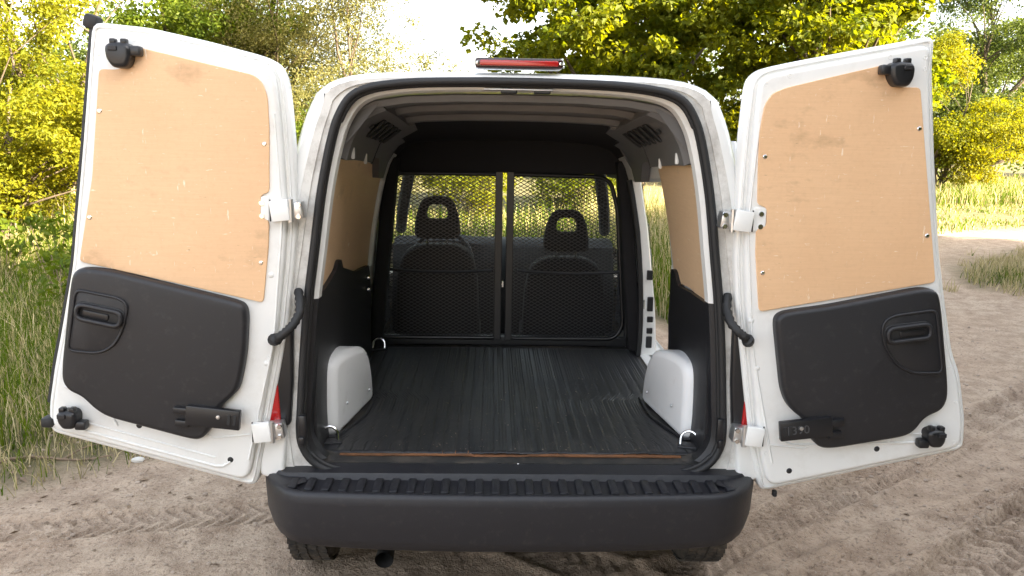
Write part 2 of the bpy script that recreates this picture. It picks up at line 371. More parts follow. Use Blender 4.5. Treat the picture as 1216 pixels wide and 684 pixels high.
YS = [0, .008, .025, .05, .085, .12, .16, .3, .5, .72, .95, 1.2, 1.48, 1.75, 2.0, 2.1, 2.25, 2.35, 2.6, 2.85, 3.0, 3.15, 3.3, 3.5, 3.7, 3.88, 3.98, 4.06]
NP = len(PZ)
def shell_faces(side, keep):
    V = []; F = []
    for y in YS: V += [(side*x, y, z) for x, z in section(y)]
    for i in range(len(YS)-1):
        for j in range(NP-1):
            if keep(YS[i], YS[i+1], PZ[j], PZ[j+1]): F.append((i*NP+j, i*NP+j+1, (i+1)*NP+j+1, (i+1)*NP+j))
    used = sorted({v for f in F for v in f}); mp = {v: k for k, v in enumerate(used)}
    return [V[v] for v in used], [tuple(mp[v] for v in f) for f in F]
def cabwin(ya, yb, za, zb): return ya >= 2.0-1e-6 and yb <= 2.6+1e-6 and za >= 1.04-1e-6 and zb <= 1.60+1e-6
def windsc(ya, yb, za, zb): return ya >= 2.35-1e-6 and yb <= 3.0+1e-6 and za >= 1.69-1e-6
def slideh(ya, yb, za, zb): return ya >= .72-1e-6 and yb <= 2.0+1e-6 and za >= .56-1e-6 and zb <= 1.60+1e-6
def wheelh(ya, yb, za, zb): return zb <= .57 and ((ya >= -1e-6 and yb <= .96) or (ya >= 2.85-1e-6 and yb <= 3.5+1e-6))
for side in (-1, 1):
    V, F = shell_faces(side, lambda a, b, c, d: d <= 1.811 and not cabwin(a, b, c, d) and not windsc(a, b, c, d) and not wheelh(a, b, c, d) and not (side > 0 and slideh(a, b, c, d)) and not (a >= 3.0-1e-6 and c >= 1.28))
    mesh('side_panel', V, F, M['paint'], van, True, 50)
    V, F = shell_faces(side, cabwin); mesh('side_window', V, F, M['glass'], van, True)
    # roof and bonnet halves meet at the centre line
V = []; F = []
def both(keep):
    a, fa = shell_faces(1, keep); b, fb = shell_faces(-1, keep); k = len(a); return a+b, fa+[tuple(i+k for i in f) for f in fb]
V, F = both(lambda a, b, c, d: c >= 1.809 and b <= 2.351); roof = mesh('roof', V, F, M['paint'], van, True, 50)
V, F = both(lambda a, b, c, d: a >= 3.0-1e-6 and c >= 1.279); mesh('bonnet', V, F, M['paint'], van, True, 50)
V, F = both(windsc); mesh('windscreen', V, F, M['glass'], van, True)

# ---- rear door aperture ----------------------------------------------------
SEALH = [(0, 1.832), (.14, 1.831), (.29, 1.827), (.40, 1.818), (.475, 1.803), (.524, 1.777), (.558, 1.728), (.585, 1.655), (.622, 1.490), (.651, 1.294), (.675, 1.127), (.693, .95), (.708, .76), (.713, .69), (.707, .632), (.673, .575), (.606, .540), (.485, .523), (.34, .516), (.17, .512), (0, .511)]
LOOP = [(-x, z) for x, z in SEALH[::-1]]+SEALH[1:-1]       # closed loop, starts bottom centre going up the left side
def catmull(P, k=3):
    n_ = len(P); o = []
    for i in range(n_):
        a, b, c, d = (Vector(P[(i+j) % n_]) for j in (-1, 0, 1, 2))
        for t in np.linspace(0, 1, k+1)[:-1]: o.append(tuple(.5*((2*b)+(c-a)*t+(2*a-5*b+4*c-d)*t*t+(3*b-a-3*c+d)*t**3)))
    return o
LOOP = catmull(LOOP, 4)
def loop_scale(dx, dtop, dbot):
    o = []
    for x, z in LOOP:
        t = min(1, max(0, (z-.511)/1.32)); o.append((x-math.copysign(dx, x)*min(1, abs(x)/.2), z-dtop*max(0, (t-.8)/.2)+dbot*max(0, (.15-t)/.15)))
    return o
# rear face between the body corner and the seal
outer0 = section(0)
def outer_at(z): return interp(z, [p[1] for p in outer0], [p[0] for p in outer0])
V = []; F = []; n = len(LOOP)
def rim(x, z):
    """a point of the rounded body corner outside the loop point (x, z)"""
    if z < .62: return (math.copysign(min(.775, abs(x)*1.12), x) if abs(x) > .3 else x*1.1, .40+.12*max(0, (z-.51)/.09))
    if z < 1.30: return (math.copysign(outer_at(z), x), z)
    c = Vector((0, 1.30)); d = (Vector((abs(x), z))-c).normalized(); best = None
    for i in range(len(outer0)-1):
        p, q = Vector(outer0[i])-c, Vector(outer0[i+1])-c; e = q-p; den = d.x*e.y-d.y*e.x
        if abs(den) < 1e-12: continue
        t = (p.x*e.y-p.y*e.x)/den; u = (p.x*d.y-p.y*d.x)/den
        if t > 0 and -1e-6 <= u <= 1+1e-6: best = t
    r_ = c+d*best if best else Vector((abs(x), z)); return (math.copysign(r_.x, x), r_.y)
r0 = [rim(x, z) for x, z in LOOP]
r1 = [((a[0]*.55+b[0]*.45), (a[1]*.55+b[1]*.45)) for a, b in zip(r0, LOOP)]
rings = [(r0, .0005), (r1, .0), (r1, .006), ([((a[0]*.25+b[0]*.75), (a[1]*.25+b[1]*.75)) for a, b in zip(r0, LOOP)], .008), (LOOP, .002)]
for pl, y in rings: V += [(x, y, z) for x, z in pl]
for r in range(len(rings)-1):
    for i in range(n): F.append((r*n+i, r*n+(i+1) % n, (r+1)*n+(i+1) % n, (r+1)*n+i))
mesh('rear_frame', V, F, M['paint_dirty'], van, True, 40)
# lip inside the seal
lip0 = loop_scale(.004, .004, .004); lip1 = loop_scale(.028, .024, .010); lip2 = loop_scale(.030, .030, .012)
for nm, lm, zr, sg in (('aperture_lip', M['paint_in'], (1.14, 9), 0), ('lower_lip', M['plastic'], (.56, 1.14), -1), ('lower_lip', M['plastic'], (.56, 1.14), 1)):
    V = []; F = []
    for pl, y in ((lip0, .0), (lip0, .02), (lip1, .035), (lip2, .075)): V += [(x, y, z) for x, z in pl]
    for r in range(3):
        for i in range(n):
            if zr[0] <= (LOOP[i][1]+LOOP[(i+1) % n][1])/2 < zr[1] and LOOP[i][0]*sg >= 0: F.append((r*n+i, r*n+(i+1) % n, (r+1)*n+(i+1) % n, (r+1)*n+i))
    used = sorted({v for f in F for v in f}); mp = {v: k for k, v in enumerate(used)}
    mesh(nm, [V[v] for v in used], [tuple(mp[v] for v in f) for f in F], lm, van, True, 40)
sl = MB(); P = []
for i, (x, z) in enumerate(LOOP):
    a, b = LOOP[i], LOOP[(i+1) % n]
    dz = -.012*max(0, 1-abs(x)/.13) if z < .53 else 0
    P.append((x, -.006, z+dz))
sl.tube(P, .0125, 10, closed=True); sl.tube([(x*.985, .004, z+(.010 if z < .6 else -.010 if z > 1.7 else 0)) for x, y, z in P], .008, 8, closed=True)
sl.build('door_seal', M['rubber'], van, True, 80)

# ---- inner shell -----------------------------------------------------------
IZ = [.56, .64, .74, .86, .98, 1.10, 1.20, 1.32, 1.44, 1.54, 1.62, 1.69, 1.745, 1.775, 1.792, 1.800, 1.802]
IX = [.695, .70, .70, .696, .688, .676, .664, .648, .630, .612, .592, .566, .525, .465, .36, .20, .0]
IYS = [.075, .2, .35, .5, .6, .72, .85, 1.0, 1.2, 1.35, 1.48, 1.65, 1.8, 2.0, 2.2, 2.35]
def czl(y): return interp(y, [0, .3, .7, 1.1, 1.65, 2.35], [0, -.015, -.055, -.105, -.165, -.20])
def isection(y):
    k = czl(y); return [(x+(.0 if z < 1.5 else 0), z+k*max(0, (z-1.2)/.60)) for z, x in zip(IZ, IX)]
NI = len(IZ)
def inner(side, keep):
    V = []; F = []
    for y in IYS: V += [(side*x, y, z) for x, z in isection(y)]
    for i in range(len(IYS)-1):
        for j in range(NI-1):
            if keep(IYS[i], IYS[i+1], IZ[j], IZ[j+1]): F.append((i*NI+j, (i+1)*NI+j, (i+1)*NI+j+1, i*NI+j+1))
    used = sorted({v for f in F for v in f}); mp = {v: k for k, v in enumerate(used)}
    return [V[v] for v in used], [tuple(mp[v] for v in f) for f in F]
def ihole(a, b, c, d): return a >= .72-1e-6 and b <= 1.48+1e-6 and c >= .56-1e-6 and d <= 1.54+1e-6
def icab(a, b, c, d): return a >= 2.0-1e-6 and c >= .98-1e-6 and d <= 1.54+1e-6
def addsolid(o, t, off=1):
    s = o.modifiers.new('thickness', 'SOLIDIFY'); s.thickness = t; s.offset = off; return o
for side in (-1, 1):
    V, F = inner(side, lambda a, b, c, d: b <= 1.651 and d <= 1.70 and not (side > 0 and ihole(a, b, c, d)))
    mesh('inner_wall', V, F, M['paint_in'], van, True, 50)
    V, F = inner(side, lambda a, b, c, d: a >= 1.649 and d <= 1.70 and not icab(a, b, c, d)); mesh('cab_lining', V, F, M['carpet'], van, True, 50)
def iboth(keep):
    a, fa = inner(1, keep); b, fb = inner(-1, keep); k = len(a); return a+b, fa+[tuple(i+k for i in f) for f in fb]
V, F = iboth(lambda a, b, c, d: c >= 1.689 and b <= .851); ceil_o = mesh('ceiling', V, F, M['ceil'], van, True, 60)
V, F = iboth(lambda a, b, c, d: c >= 1.689 and a >= .849); mesh('headlining', V, F, M['carpet'], van, True, 60)
# roof bows across the ceiling
for y, dz, w in ((.14, .0, .09), (.42, .0, .05), (.70, .0, .05)):
    V = []; F = []; s = [p for p in isection(y) if p[1] > 1.60+czl(y)*.6]
    pts = [(-x, z) for x, z in s]+[(x, z) for x, z in s[::-1]][1:]
    k = len(pts)
    for yy, dd in ((y-w/2, -.002), (y-w/2+.012, -.022), (y+w/2-.012, -.024), (y+w/2, -.004)):
        V += [(x*.995, yy, z+dd+(czl(yy)-czl(y))) for x, z in pts]
    for r in range(3):
        for i in range(k-1): F.append((r*k+i, r*k+i+1, (r+1)*k+i+1, (r+1)*k+i))
    mesh('roof_bow', V, F, M['ceil'], van, True, 40)
# dark header panel at the bulkhead
mb = MB(); mb.prism(rounded([(-.60, 1.475), (.60, 1.475), (.575, 1.60), (.45, 1.645), (-.45, 1.645), (-.575, 1.60)], .03), 1.63, 1.67, .008); mb.build('bulkhead_header', M['carpet'], van, True)
# catches in the top of the aperture
for x in (-.03, .075):
    MB().box((x, .022, 1.804), (.052, .03, .016), b=.004).build('door_catch', M['plastic_s'], van)
MB().box((.0, .03, 1.8085), (.22, .05, .006), b=.002).build('catch_plate', M['metal'], van)

# jambs of the sliding door opening (right)
def strip(rows, name, m):
    V = [p for r in rows for p in r]; k = len(rows[0]); F = []
    for i in range(len(rows)-1):
        for j in range(k-1): F.append((i*k+j, i*k+j+1, (i+1)*k+j+1, (i+1)*k+j))
    return mesh(name, V, F, m, van, True, 40)
def ox(z, y=1.0): return interp(z, PZ, PX)
def ix(z): return interp(z, IZ, IX)
zz = [.56, .64, .74, .86, .98, 1.1, 1.2, 1.32, 1.44, 1.54]
zj = [z+czl(.72)*max(0, (z-1.2)/.6) for z in zz]; zk = [z+czl(1.48)*max(0, (z-1.2)/.6) for z in zz]
strip([[(ix(z), .721, q), (ix(z)+.03, .712, q), (ox(z)-.02, .716, q), (ox(z), .722, q)] for z, q in zip(zz, zj)], 'rear_jamb', M['paint_in'])
strip([[(ix(z)-.002, 1.478, q), (ix(z)+.006, 1.474, q), (interp(z, [.56, .8, 1.1, 1.54], [.775, .758, .717, .655]), 1.474, q), (interp(z, [.56, .8, 1.1, 1.54], [.783, .766, .725, .663]), 1.486, q), (ox(z)-.012, 1.985, q+.01)] for z, q in zip(zz, zk)], 'front_jamb', M['paint'])
strip([[(ix(.56), y, .561), (.74, y, .563), (.75, y, .545), (ox(.56), y, .545)] for y in (.72, 1.0, 1.3, 1.48, 1.75, 2.0)], 'door_sill', M['paint_in'])
strip([[(ix(1.54), y, 1.54+czl(y)*.566), (ix(1.54)+.02, y, 1.52+czl(y)*.5), (ox(1.60)-.02, y, 1.585), (ox(1.6), y, 1.60)] for y in (.72, 1.0, 1.3, 1.48, 1.75, 2.0)], 'door_header', M['paint_in'])
# black seal tube along the B pillar and its hardware
mb = MB(); mb.tube([(ix(z)-.012, 1.462, q) for z, q in zip(zz, zk)], .014, 8); mb.build('pillar_seal', M['rubber'], van, True)
for z, h in ((.98, .05), (.83, .075), (.75, .03), (.69, .03), (.63, .06)):
    MB().box((ix(z)+.038, 1.468, z), (.030, .016, h), b=.004).build('latch_striker', M['plastic_s'], van)
MB().box((.700, 1.47, .83), (.012, .02, .05), b=.003).build('striker_pin', M['chrome'], van)

# sliding door pushed back along the right flank
V = []; F = []; ys = [.20, .24, .5, .8, .98, 1.02]; zs = [.40, .5, .7, .9, 1.04, 1.16, 1.28, 1.4, 1.5, 1.6, 1.66]
for y in ys:
    for z in zs: V.append((ox(z)+.055-(.02 if y in (ys[0], ys[-1]) else 0), y, z))
for i in range(len(ys)-1):
    for j in range(len(zs)-1): F.append((i*len(zs)+j, i*len(zs)+j+1, (i+1)*len(zs)+j+1, (i+1)*len(zs)+j))
sdoor = addsolid(mesh('sliding_door', V, F, M['paint'], van, True, 50), .035, -1)
MB().box((.925, .92, .95), (.03, .16, .035), b=.008).build('door_handle', M['plastic_s'], sdoor)
MB().box((.872, .95, 1.0), (.02, 1.3, .03), b=.004).build('slide_rail', M['metal'], van)

# ---- cargo floor, trim, linings ---------------------------------------------
MB().box((0, .85, .535), (1.39, 1.62, .04)).build('load_floor', M['grime'], van)
# rear sill: dark plastic step inside the seal
mb = MB(); V = []; F = []
prof = [(.0, .500), (.006, .522), (.02, .535), (.045, .532), (.06, .545), (.085, .553), (.11, .556)]
xs = list(np.linspace(-.70, .70, 29))
for x in xs:
    e = max(0, (abs(x)-.55)/.15); up = .09*e**2.2
    dip = -.010*max(0, 1-abs(x)/.13)
    for y, z in prof: V.append((x, y, z+up*(1-.6*(y/.11))+dip*(y < .03)))
k = len(prof)
for i in range(len(xs)-1):
    for j in range(k-1): F.append((i*k+j, i*k+j+1, (i+1)*k+j+1, (i+1)*k+j))
mesh('rear_sill', V, F, M['grime'], van, True, 50)
for x in (-.09, .12):
    b = MB(); b.box((x, .052, .548), (.085, .045, .012), b=.003); o = b.build('striker_plate', M['plastic_s'], van)
    q = MB()
    for k in range(4): q.box((x-.021+.014*k, .029, .552), (.008, .004, .006), b=.001)
    q.build('striker_tooth', M['chrome'], o)
MB().lathe([(0, .012), (.006, .012), (.007, 0), (.007, -.01)], 10, Matrix.Translation((.022, .04, .548)) @ Matrix.Rotation(R(70), 4, 'X')).build('sill_bolt', M['chrome'], van, True)

# wheel-arch boxes
def arch(side):
    pr = rounded([(.255, .555), (.262, .815), (.30, .852), (.42, .858), (.55, .835), (.65, .765), (.715, .67), (.745, .555)], .05, 4)
    mb = MB(); mt = Matrix(((0, 1, 0, 0), (1, 0, 0, 0), (0, 0, 1, 0), (0, 0, 0, 1)))   # prism x -> y, y -> x
    mb.prism(pr, side*.548, side*.70, .030, mt, 5)
    mb.V = [(x+side*.075*max(0, min(1, (.52-y)/.27))*max(0, min(1, (.70-abs(x))/.12)), y, z) for x, y, z in mb.V]; o = mb.build('wheel_arch_box', M['arch'], van, True, 60)
    fl = MB(); fl.tube([(side*(xx-.004), y, .567) for xx, y in ((.545, .74), (.545, .60), (.548, .50), (.575, .40), (.612, .28), (.625, .252), (.69, .25))], .006, 6); fl.build('flange', M['plastic'], o, True)
    for y, z, xx in ((.36, .66, .592), (.55, .80, .5495), (.62, .63, .5475)):
        MB().lathe([(0, .003), (.006, .002), (.007, -.003)], 10, Matrix.Translation((side*(xx-.001), y, z)) @ Matrix.Rotation(-side*R(90), 4, 'Y')).build('arch_screw', M['metal'], o, True)
    o.location.x = side*.024; return o
arch(-1); arch(1)
# plywood side linings
def lining(side, outl, name, m, th=.006, off=.0):
    """outline in (y, z) laid on the inner wall, built with thickness"""
    pl = ccw(outl); V = []; 
    bm = bmesh.new(); vs = [bm.verts.new((0, y, z)) for y, z in pl]; f = bm.faces.new(vs)
    bmesh.ops.triangulate(bm, faces=[f])
    for z in np.arange(.6, 1.75, .06): bmesh.ops.bisect_plane(bm, geom=bm.verts[:]+bm.edges[:]+bm.faces[:], plane_co=(0, 0, z), plane_no=(0, 0, 1))
    for y in np.arange(.1, 1.65, .1): bmesh.ops.bisect_plane(bm, geom=bm.verts[:]+bm.edges[:]+bm.faces[:], plane_co=(0, y, 0), plane_no=(0, 1, 0))
    def wx(y, z):
        k = czl(y); zs_ = [q+k*max(0, (q-1.2)/.60) for q in IZ]; return interp(z, zs_, IX)-.006-off-(.02 if y < .12 else 0)*0
    for v in bm.verts: v.co.x = side*wx(v.co.y, v.co.z)
    r = bmesh.ops.extrude_face_region(bm, geom=bm.faces[:])
    for e in r['geom']:
        if isinstance(e, bmesh.types.BMVert): e.co.x -= side*th
    bmesh.ops.recalc_face_normals(bm, faces=bm.faces[:])
    me = bpy.data.meshes.new(name); bm.to_mesh(me); bm.free(); return link(name, me, m, van)
lining(-1, rounded([(.08, 1.12), (.085, 1.50), (.20, 1.60), (.42, 1.59), (.70, 1.555), (1.27, 1.50), (1.27, 1.03), (.9, 1.04), (.5, 1.10)], .02), 'plywood_panel', M['ply_in'])
lining(1, rounded([(.08, 1.10), (.085, 1.52), (.20, 1.61), (.45, 1.58), (.71, 1.545), (.66, 1.30), (.625, 1.10), (.35, 1.12)], .02), 'plywood_panel', M['ply_in'])
# moulded black lower trims
lining(-1, rounded([(.078, .56), (.078, 1.135), (.20, 1.15), (.33, 1.175), (.36, 1.205), (.42, 1.20), (.45, 1.165), (.8, 1.09), (1.20, 1.055), (1.28, 1.0), (1.38, .86), (1.38, .56)], .02), 'lower_trim', M['plastic'], .018, .003)
lining(1, rounded([(.078, .56), (.078, 1.12), (.30, 1.115), (.50, 1.10), (.56, 1.155), (.62, 1.15), (.66, 1.05), (.715, .92), (.715, .56)], .02), 'lower_trim', M['plastic'], .018, .003)
# grey upper side boxes with slots
for side in (-1, 1):
    # grey box section along the cant rail, following wall and ceiling curve, with slots
    def cant(y, t, off):
        pr = [(x, z) for x, z in isection(y) if z > 1.49+czl(y)]; L_ = [0]
        for i in range(1, len(pr)): L_.append(L_[-1]+math.hypot(pr[i][0]-pr[i-1][0], pr[i][1]-pr[i-1][1]))
        x = float(np.interp(t, L_, [p[0] for p in pr])); z = float(np.interp(t, L_, [p[1] for p in pr])); d = Vector((-x, 1.25-z)).normalized(); return Vector((side*(x+d.x*off), y, z+d.y*off))
    ysx = [.10, .13, .2, .3, .4, .5, .6, .7, .72, .85, 1.0, 1.15, 1.25]; ts = [.0, .012, .05, .09, .13, .17, .21, .25, .262]
    V = []; F = []
    for y in ysx:
        t0 = .05 if y < .71 else .075
        for t in ts: V.append(cant(y, t0+t*(1-.25*max(0, y-.7)), .004 if t in (0, ts[-1]) or y in (ysx[0], ysx[-1]) else .040))
    k = len(ts)
    for i in range(len(ysx)-1):
        for j in range(k-1): F.append((i*k+j, i*k+j+1, (i+1)*k+j+1, (i+1)*k+j))
    F += [tuple(range(k)), tuple((len(ysx)-1)*k+j for j in range(k))]
    o = mesh('upper_side_panel', V, F, M['liner'], van, True, 35)
    for q in range(6):
        y = .27+.095*q; a_, b_ = cant(y, .155, .041), cant(y, .26, .041); m_ = (a_+b_)/2; ax = (b_-a_).normalized()
        rot = Matrix((Vector((0, 1, 0)).cross(ax).normalized(), Vector((0, 1, 0)), ax)).transposed().to_4x4()
        mb = MB(); mb.box(m_, (.010, .050 if q else .018, .088 if q else .020), rot, .003); mb.build('vent_slot', M['rubber'], o)
    for (y, t) in ((.20, .09), (.50, .075)):
        p = cant(y, t, .043); MB().box(p, (.012, .016, .04), b=.004).build('panel_clip', M['paint_in'], o)
    mb = MB(); mb.tube([cant(.705, t, .041) for t in (.06, .1, .15, .2, .25)], .003, 6); mb.build('panel_joint', M['rubber'], o)
    # pale pillar between lining and bulkhead
    mb = MB(); mb.tube([(side*(ix(z)-.006), interp(z, [.8, 1.1, 1.5], [1.34, 1.31, 1.30]), z+czl(1.3)*max(0, (z-1.2)/.6)) for z in (1.04, 1.1, 1.2, 1.32, 1.44, 1.52)], .022, 8)
    if side < 0: mb.build('pillar_trim', M['paint_in'], van, True)
    # dark seat-belt pillar next to the bulkhead
    mb = MB(); mb.box((side*.635, 1.60, 1.05), (.07, .10, 1.0), Matrix.Rotation(side*-.10, 4, 'Y'), .015); mb.build('bulkhead_pillar', M['carpet'], van, True)
for z in (.945, 1.0):
    MB().lathe([(0, .012), (.012, .010), (.013, 0)], 12, Matrix.Translation((-.655, 1.175, z)) @ Matrix.Rotation(R(75), 4, 'Y')).build('belt_bolt', M['chrome'], van, True)

# mat: lies on the load floor
V = []; F = []; EDGE_Y = .105
def matx(y, s):       # half width, cut round the wheel-arch boxes
    return interp(y, [.10, .20, .27, .40, .52, .70, .80, 1.0, 1.58], [.675, .668, .635, .598, .560, .560, .62, .67, .672])
ys = list(np.linspace(EDGE_Y, 1.575, 60)); nu = 300
for y in ys:
    w = matx(y, 1); wr = w
    for i in range(nu+1):
        u = -1+2*i/nu; x = u*w; rib = (.0020*(1 if math.sin(x*2*math.pi/.046) > -.8 else 0)+.0011*(math.sin(x*2*math.pi/.0115) > 0))*(abs(u) < .97)
        curl = .014*math.exp(-((y-EDGE_Y)/.03)**2)*(max(0, float(fbm(np.array([x*3.+2.]), np.array([.5]), 3)[0])*3+.25))
        wav = float(fbm(np.array([x*1.6+9]), np.array([y*1.6]), 2)[0])*.008
        V.append((x, y+(.016*float(fbm(np.array([x*5.]), np.array([3.3]), 3)[0]) if y < EDGE_Y+.01 else 0), .5625+rib+curl+wav))
k = nu+1
for i in range(len(ys)-1):
    for j in range(nu): F.append((i*k+j, i*k+j+1, (i+1)*k+j+1, (i+1)*k+j))
matob = mesh('cargo_mat', V, F, M['mat'], None, True, 25); addsolid(matob, .004, -1)
tag(matob, "black ribbed rubber mat covering the load floor of the white van", 'mat')
# worn plywood underlay showing below the mat edge
V = []; F = []; xs = list(np.linspace(-.60, .60, 90))
for x in xs:
    q = float(fbm(np.array([x*6.]), np.array([7.7]), 3)[0]); gap = .004 if -.13 < x < .06 else 0
    for y, z in ((EDGE_Y-.012+q*.014, .5565), (EDGE_Y-.015+q*.014, .5615-gap+q*.003), (EDGE_Y+.03, .5620-gap), (EDGE_Y+.03, .556)): V.append((x, y, z))
for i in range(len(xs)-1):
    for j in range(4): F.append((i*4+j, i*4+(j+1) % 4, (i+1)*4+(j+1) % 4, (i+1)*4+j))
F += [(0, 1, 2, 3), tuple((len(xs)-1)*4+j for j in range(4))]
mesh('plywood_underlay', V, F, M['rust'], van)
# tie-down rings
for x, y, rz in ((-.655, 1.52, 0), (-.655, .20, .25), (.648, .185, -.25)):
    mb = MB(); rr = .030
    pts = [(-rr, 0, -.004)]+[(rr*math.cos(a), 0, .022+rr*math.sin(a)) for a in np.linspace(math.pi, 0, 9)]+[(rr, 0, -.004)]
    mt = Matrix.Translation((x, y, .568)) @ Matrix.Rotation(rz, 4, 'Z') @ Matrix.Rotation(R(-18), 4, 'X')
    mb.tube([mt @ Vector(p) for p in pts], .0055, 8); ring = mb.build('tie_down_ring', M['chrome'], van, True)
    MB().box((x, y, .566), (.085, .05, .012), Matrix.Rotation(rz, 4, 'Z'), .004).build('base_plate', M['plastic'], ring)

# ---- mesh bulkhead -----------------------------------------------------------
BY = 1.645
LF = [(-.655, .60), (-.668, .62), (-.585, 1.435), (-.565, 1.466), (-.06, 1.468), (-.045, 1.455), (-.045, .62), (-.06, .60)]
RF = [(.03, .60), (.018, .62), (.018, 1.455), (.03, 1.468), (.48, 1.462), (.535, 1.435), (.575, 1.30), (.628, .68), (.60, .62), (.56, .60)]
def inside(p, poly):
    x, z = p; c = False; n_ = len(poly)
    for i in range(n_):
        (ax, az), (bx, bz) = poly[i], poly[(i+1) % n_]
        if (az > z) != (bz > z) and x < (bx-ax)*(z-az)/(bz-az)+ax: c = not c
    return c
def grille(poly, root):
    V = []; F = []; px, pz = .0340, .0190
    x0 = min(p[0] for p in poly); x1 = max(p[0] for p in poly); z0, z1 = .60, 1.47
    nxs = int((x1-x0)/(px/2)); nz = int((z1-z0)/(pz/2))
    for j in range(nz):
        for i in range(nxs):
            if (i+j) % 2: a = (x0+i*px/2, z0+(j+1)*pz/2); b = (x0+(i+1)*px/2, z0+j*pz/2)
            else: a = (x0+i*px/2, z0+j*pz/2); b = (x0+(i+1)*px/2, z0+(j+1)*pz/2)
            if not (inside(a, poly) and inside(b, poly)): continue
            w = .0021; k = len(V)
            for x, z in (a, b): V += [(x, BY-.001, z+w), (x, BY-.001, z-w), (x, BY+.0022, z)]
            F += [(k, k+1, k+4, k+3), (k+1, k+2, k+5, k+4), (k+2, k, k+3, k+5)]
    me = fast_mesh('expanded_mesh', np.array(V), np.array(F), M['mesh']); o = link('expanded_mesh', me, None, root); o['kind'] = 'stuff'; return o
for poly in (LF, RF):
    mb = MB(); q = rounded(poly, .03, 3); mb.tube([(x, BY, z) for x, z in q], .012, 8, closed=True)
    fr = mb.build('bulkhead_frame', M['plastic_s'], van, True, 80); grille(poly, fr)
    a = min(p[0] for p in poly)+.04; b = max(p[0] for p in poly)-.03
    mb = MB(); mb.tube([(x, BY-.008, .955+.012*((x-(a+b)/2)/(b-a)*2)**2) for x in np.linspace(a, b, 9)], .008, 8); mb.build('cross_bar', M['mesh'], fr, True)
for px_, zt_ in ((-.043, 1.70), (.016, 1.50)): MB().box((px_, BY-.006, (.59+zt_)/2), (.038, .016, zt_-.59), b=.003).build('bulkhead_post', M['plastic_s'], van)
MB().box((-.018, BY-.022, .895), (.012, .014, .032), b=.003).build('bulkhead_lock', M['chrome'], van)
MB().box((0, 1.66, .585), (1.34, .04, .05), b=.006).build('bulkhead_foot', M['plastic_s'], van)
mb = MB(); mb.tube([(.585, 1.60, 1.44), (.60, 1.60, 1.38), (.632, 1.60, 1.0), (.64, 1.6, .62)], .011, 8); mb.build('side_rail', M['plastic_s'], van, True)

# ---- cab ---------------------------------------------------------------------
def seat(cx, zt, w):
    root = MB(); o_ = []
    pl = rounded([(cx-w*.5, .42), (cx+w*.5, .42), (cx+w*.46, .86), (cx+w*.40, 1.0), (cx+w*.24, 1.055), (cx-w*.24, 1.055), (cx-w*.40, 1.0), (cx-w*.46, .86)], .06, 4)
    pl = [(x, z*(zt/1.055)) for x, z in pl]
    root.prism(pl, 1.98, 2.10, .035, None, 4); s = root.build('seat_backrest', M['fabric'], van, True, 60)
    b = MB(); b.box((cx, 2.32, .46), (w*.98, .50, .16), b=.04); b.build('seat_cushion', M['fabric'], van, True, 60)
    for dx in (-.055, .055): MB().tube([(cx+dx, 2.03, zt-.03), (cx+dx, 2.02, zt+.06)], .007, 8).build('headrest_post', M['chrome'], s, True)
    z0 = zt+.03
    out = rounded([(cx-.135, z0), (cx+.135, z0), (cx+.125, z0+.12), (cx+.095, z0+.215), (cx+.05, z0+.245), (cx-.05, z0+.245), (cx-.095, z0+.215), (cx-.125, z0+.12)], .05, 4)
    hole = rounded([(cx-.055, z0+.118), (cx+.055, z0+.118), (cx+.058, z0+.16), (cx+.042, z0+.195), (cx-.042, z0+.195), (cx-.058, z0+.16)], .02, 6)
    # ring between outline and hole, matched by angle, rounded cross-section
    c = Vector((cx, z0+.155)); N = 48
    def at_angle(poly, a):
        d = Vector((math.cos(a), math.sin(a))); best = None
        for i in range(len(poly)):
            p, q = Vector(poly[i])-c, Vector(poly[(i+1) % len(poly)])-c; e = q-p; den = d.x*e.y-d.y*e.x
            if abs(den) < 1e-12: continue
            t = (p.x*e.y-p.y*e.x)/den; u = (p.x*d.y-p.y*d.x)/den
            if t > 0 and -1e-6 <= u <= 1+1e-6: best = t if best is None else max(best, t)
        return c+d*(best or .1)
    V = []; F = []; K = 10
    for i in range(N):
        a = 2*math.pi*i/N; p, q = at_angle(out, a), at_angle(hole, a); m_ = (p+q)/2; h = (p-q).length/2; d = (p-q).normalized()
        for j in range(K):
            b_ = 2*math.pi*j/K; ca, sa = math.cos(b_), math.sin(b_); ca = math.copysign(abs(ca)**.6, ca); sa = math.copysign(abs(sa)**.6, sa)
            r_ = m_+d*h*ca; V.append((r_.x, 2.02+.04*sa, r_.y))
    for i in range(N):
        for j in range(K): F.append((i*K+j, i*K+(j+1) % K, ((i+1) % N)*K+(j+1) % K, ((i+1) % N)*K+j))
    mesh('headrest', V, F, M['fabric'], s, True, 70)
seat(-.385, 1.05, .50); seat(.345, .985, .50)
V = []; F = []; prof = [(2.50, .35), (2.48, .60), (2.52, .80), (2.58, .965), (2.66, 1.00), (2.86, .995), (2.96, .95), (2.96, .35)]
xs = np.linspace(-.70, .70, 15)
for x in xs:
    hump = .04*math.exp(-((x+.38)/.2)**2)
    for y, z in prof: V.append((x, y-.04*(abs(x) < .2)*(z < .9), z+hump*(z > .9)*(y < 2.8)))
k = len(prof)
for i in range(len(xs)-1):
    for j in range(k): F.append((i*k+j, i*k+(j+1) % k, (i+1)*k+(j+1) % k, (i+1)*k+j))
mesh('dashboard', V, F, M['dash'], van, True, 40)
mt = Matrix.Translation((-.385, 2.42, .90)) @ Matrix.Rotation(R(62), 4, 'X')
mb = MB(); mb.tube([mt @ Vector((.185*math.cos(a), .185*math.sin(a), 0)) for a in np.linspace(0, 2*math.pi, 32)[:-1]], .014, 8, closed=True)
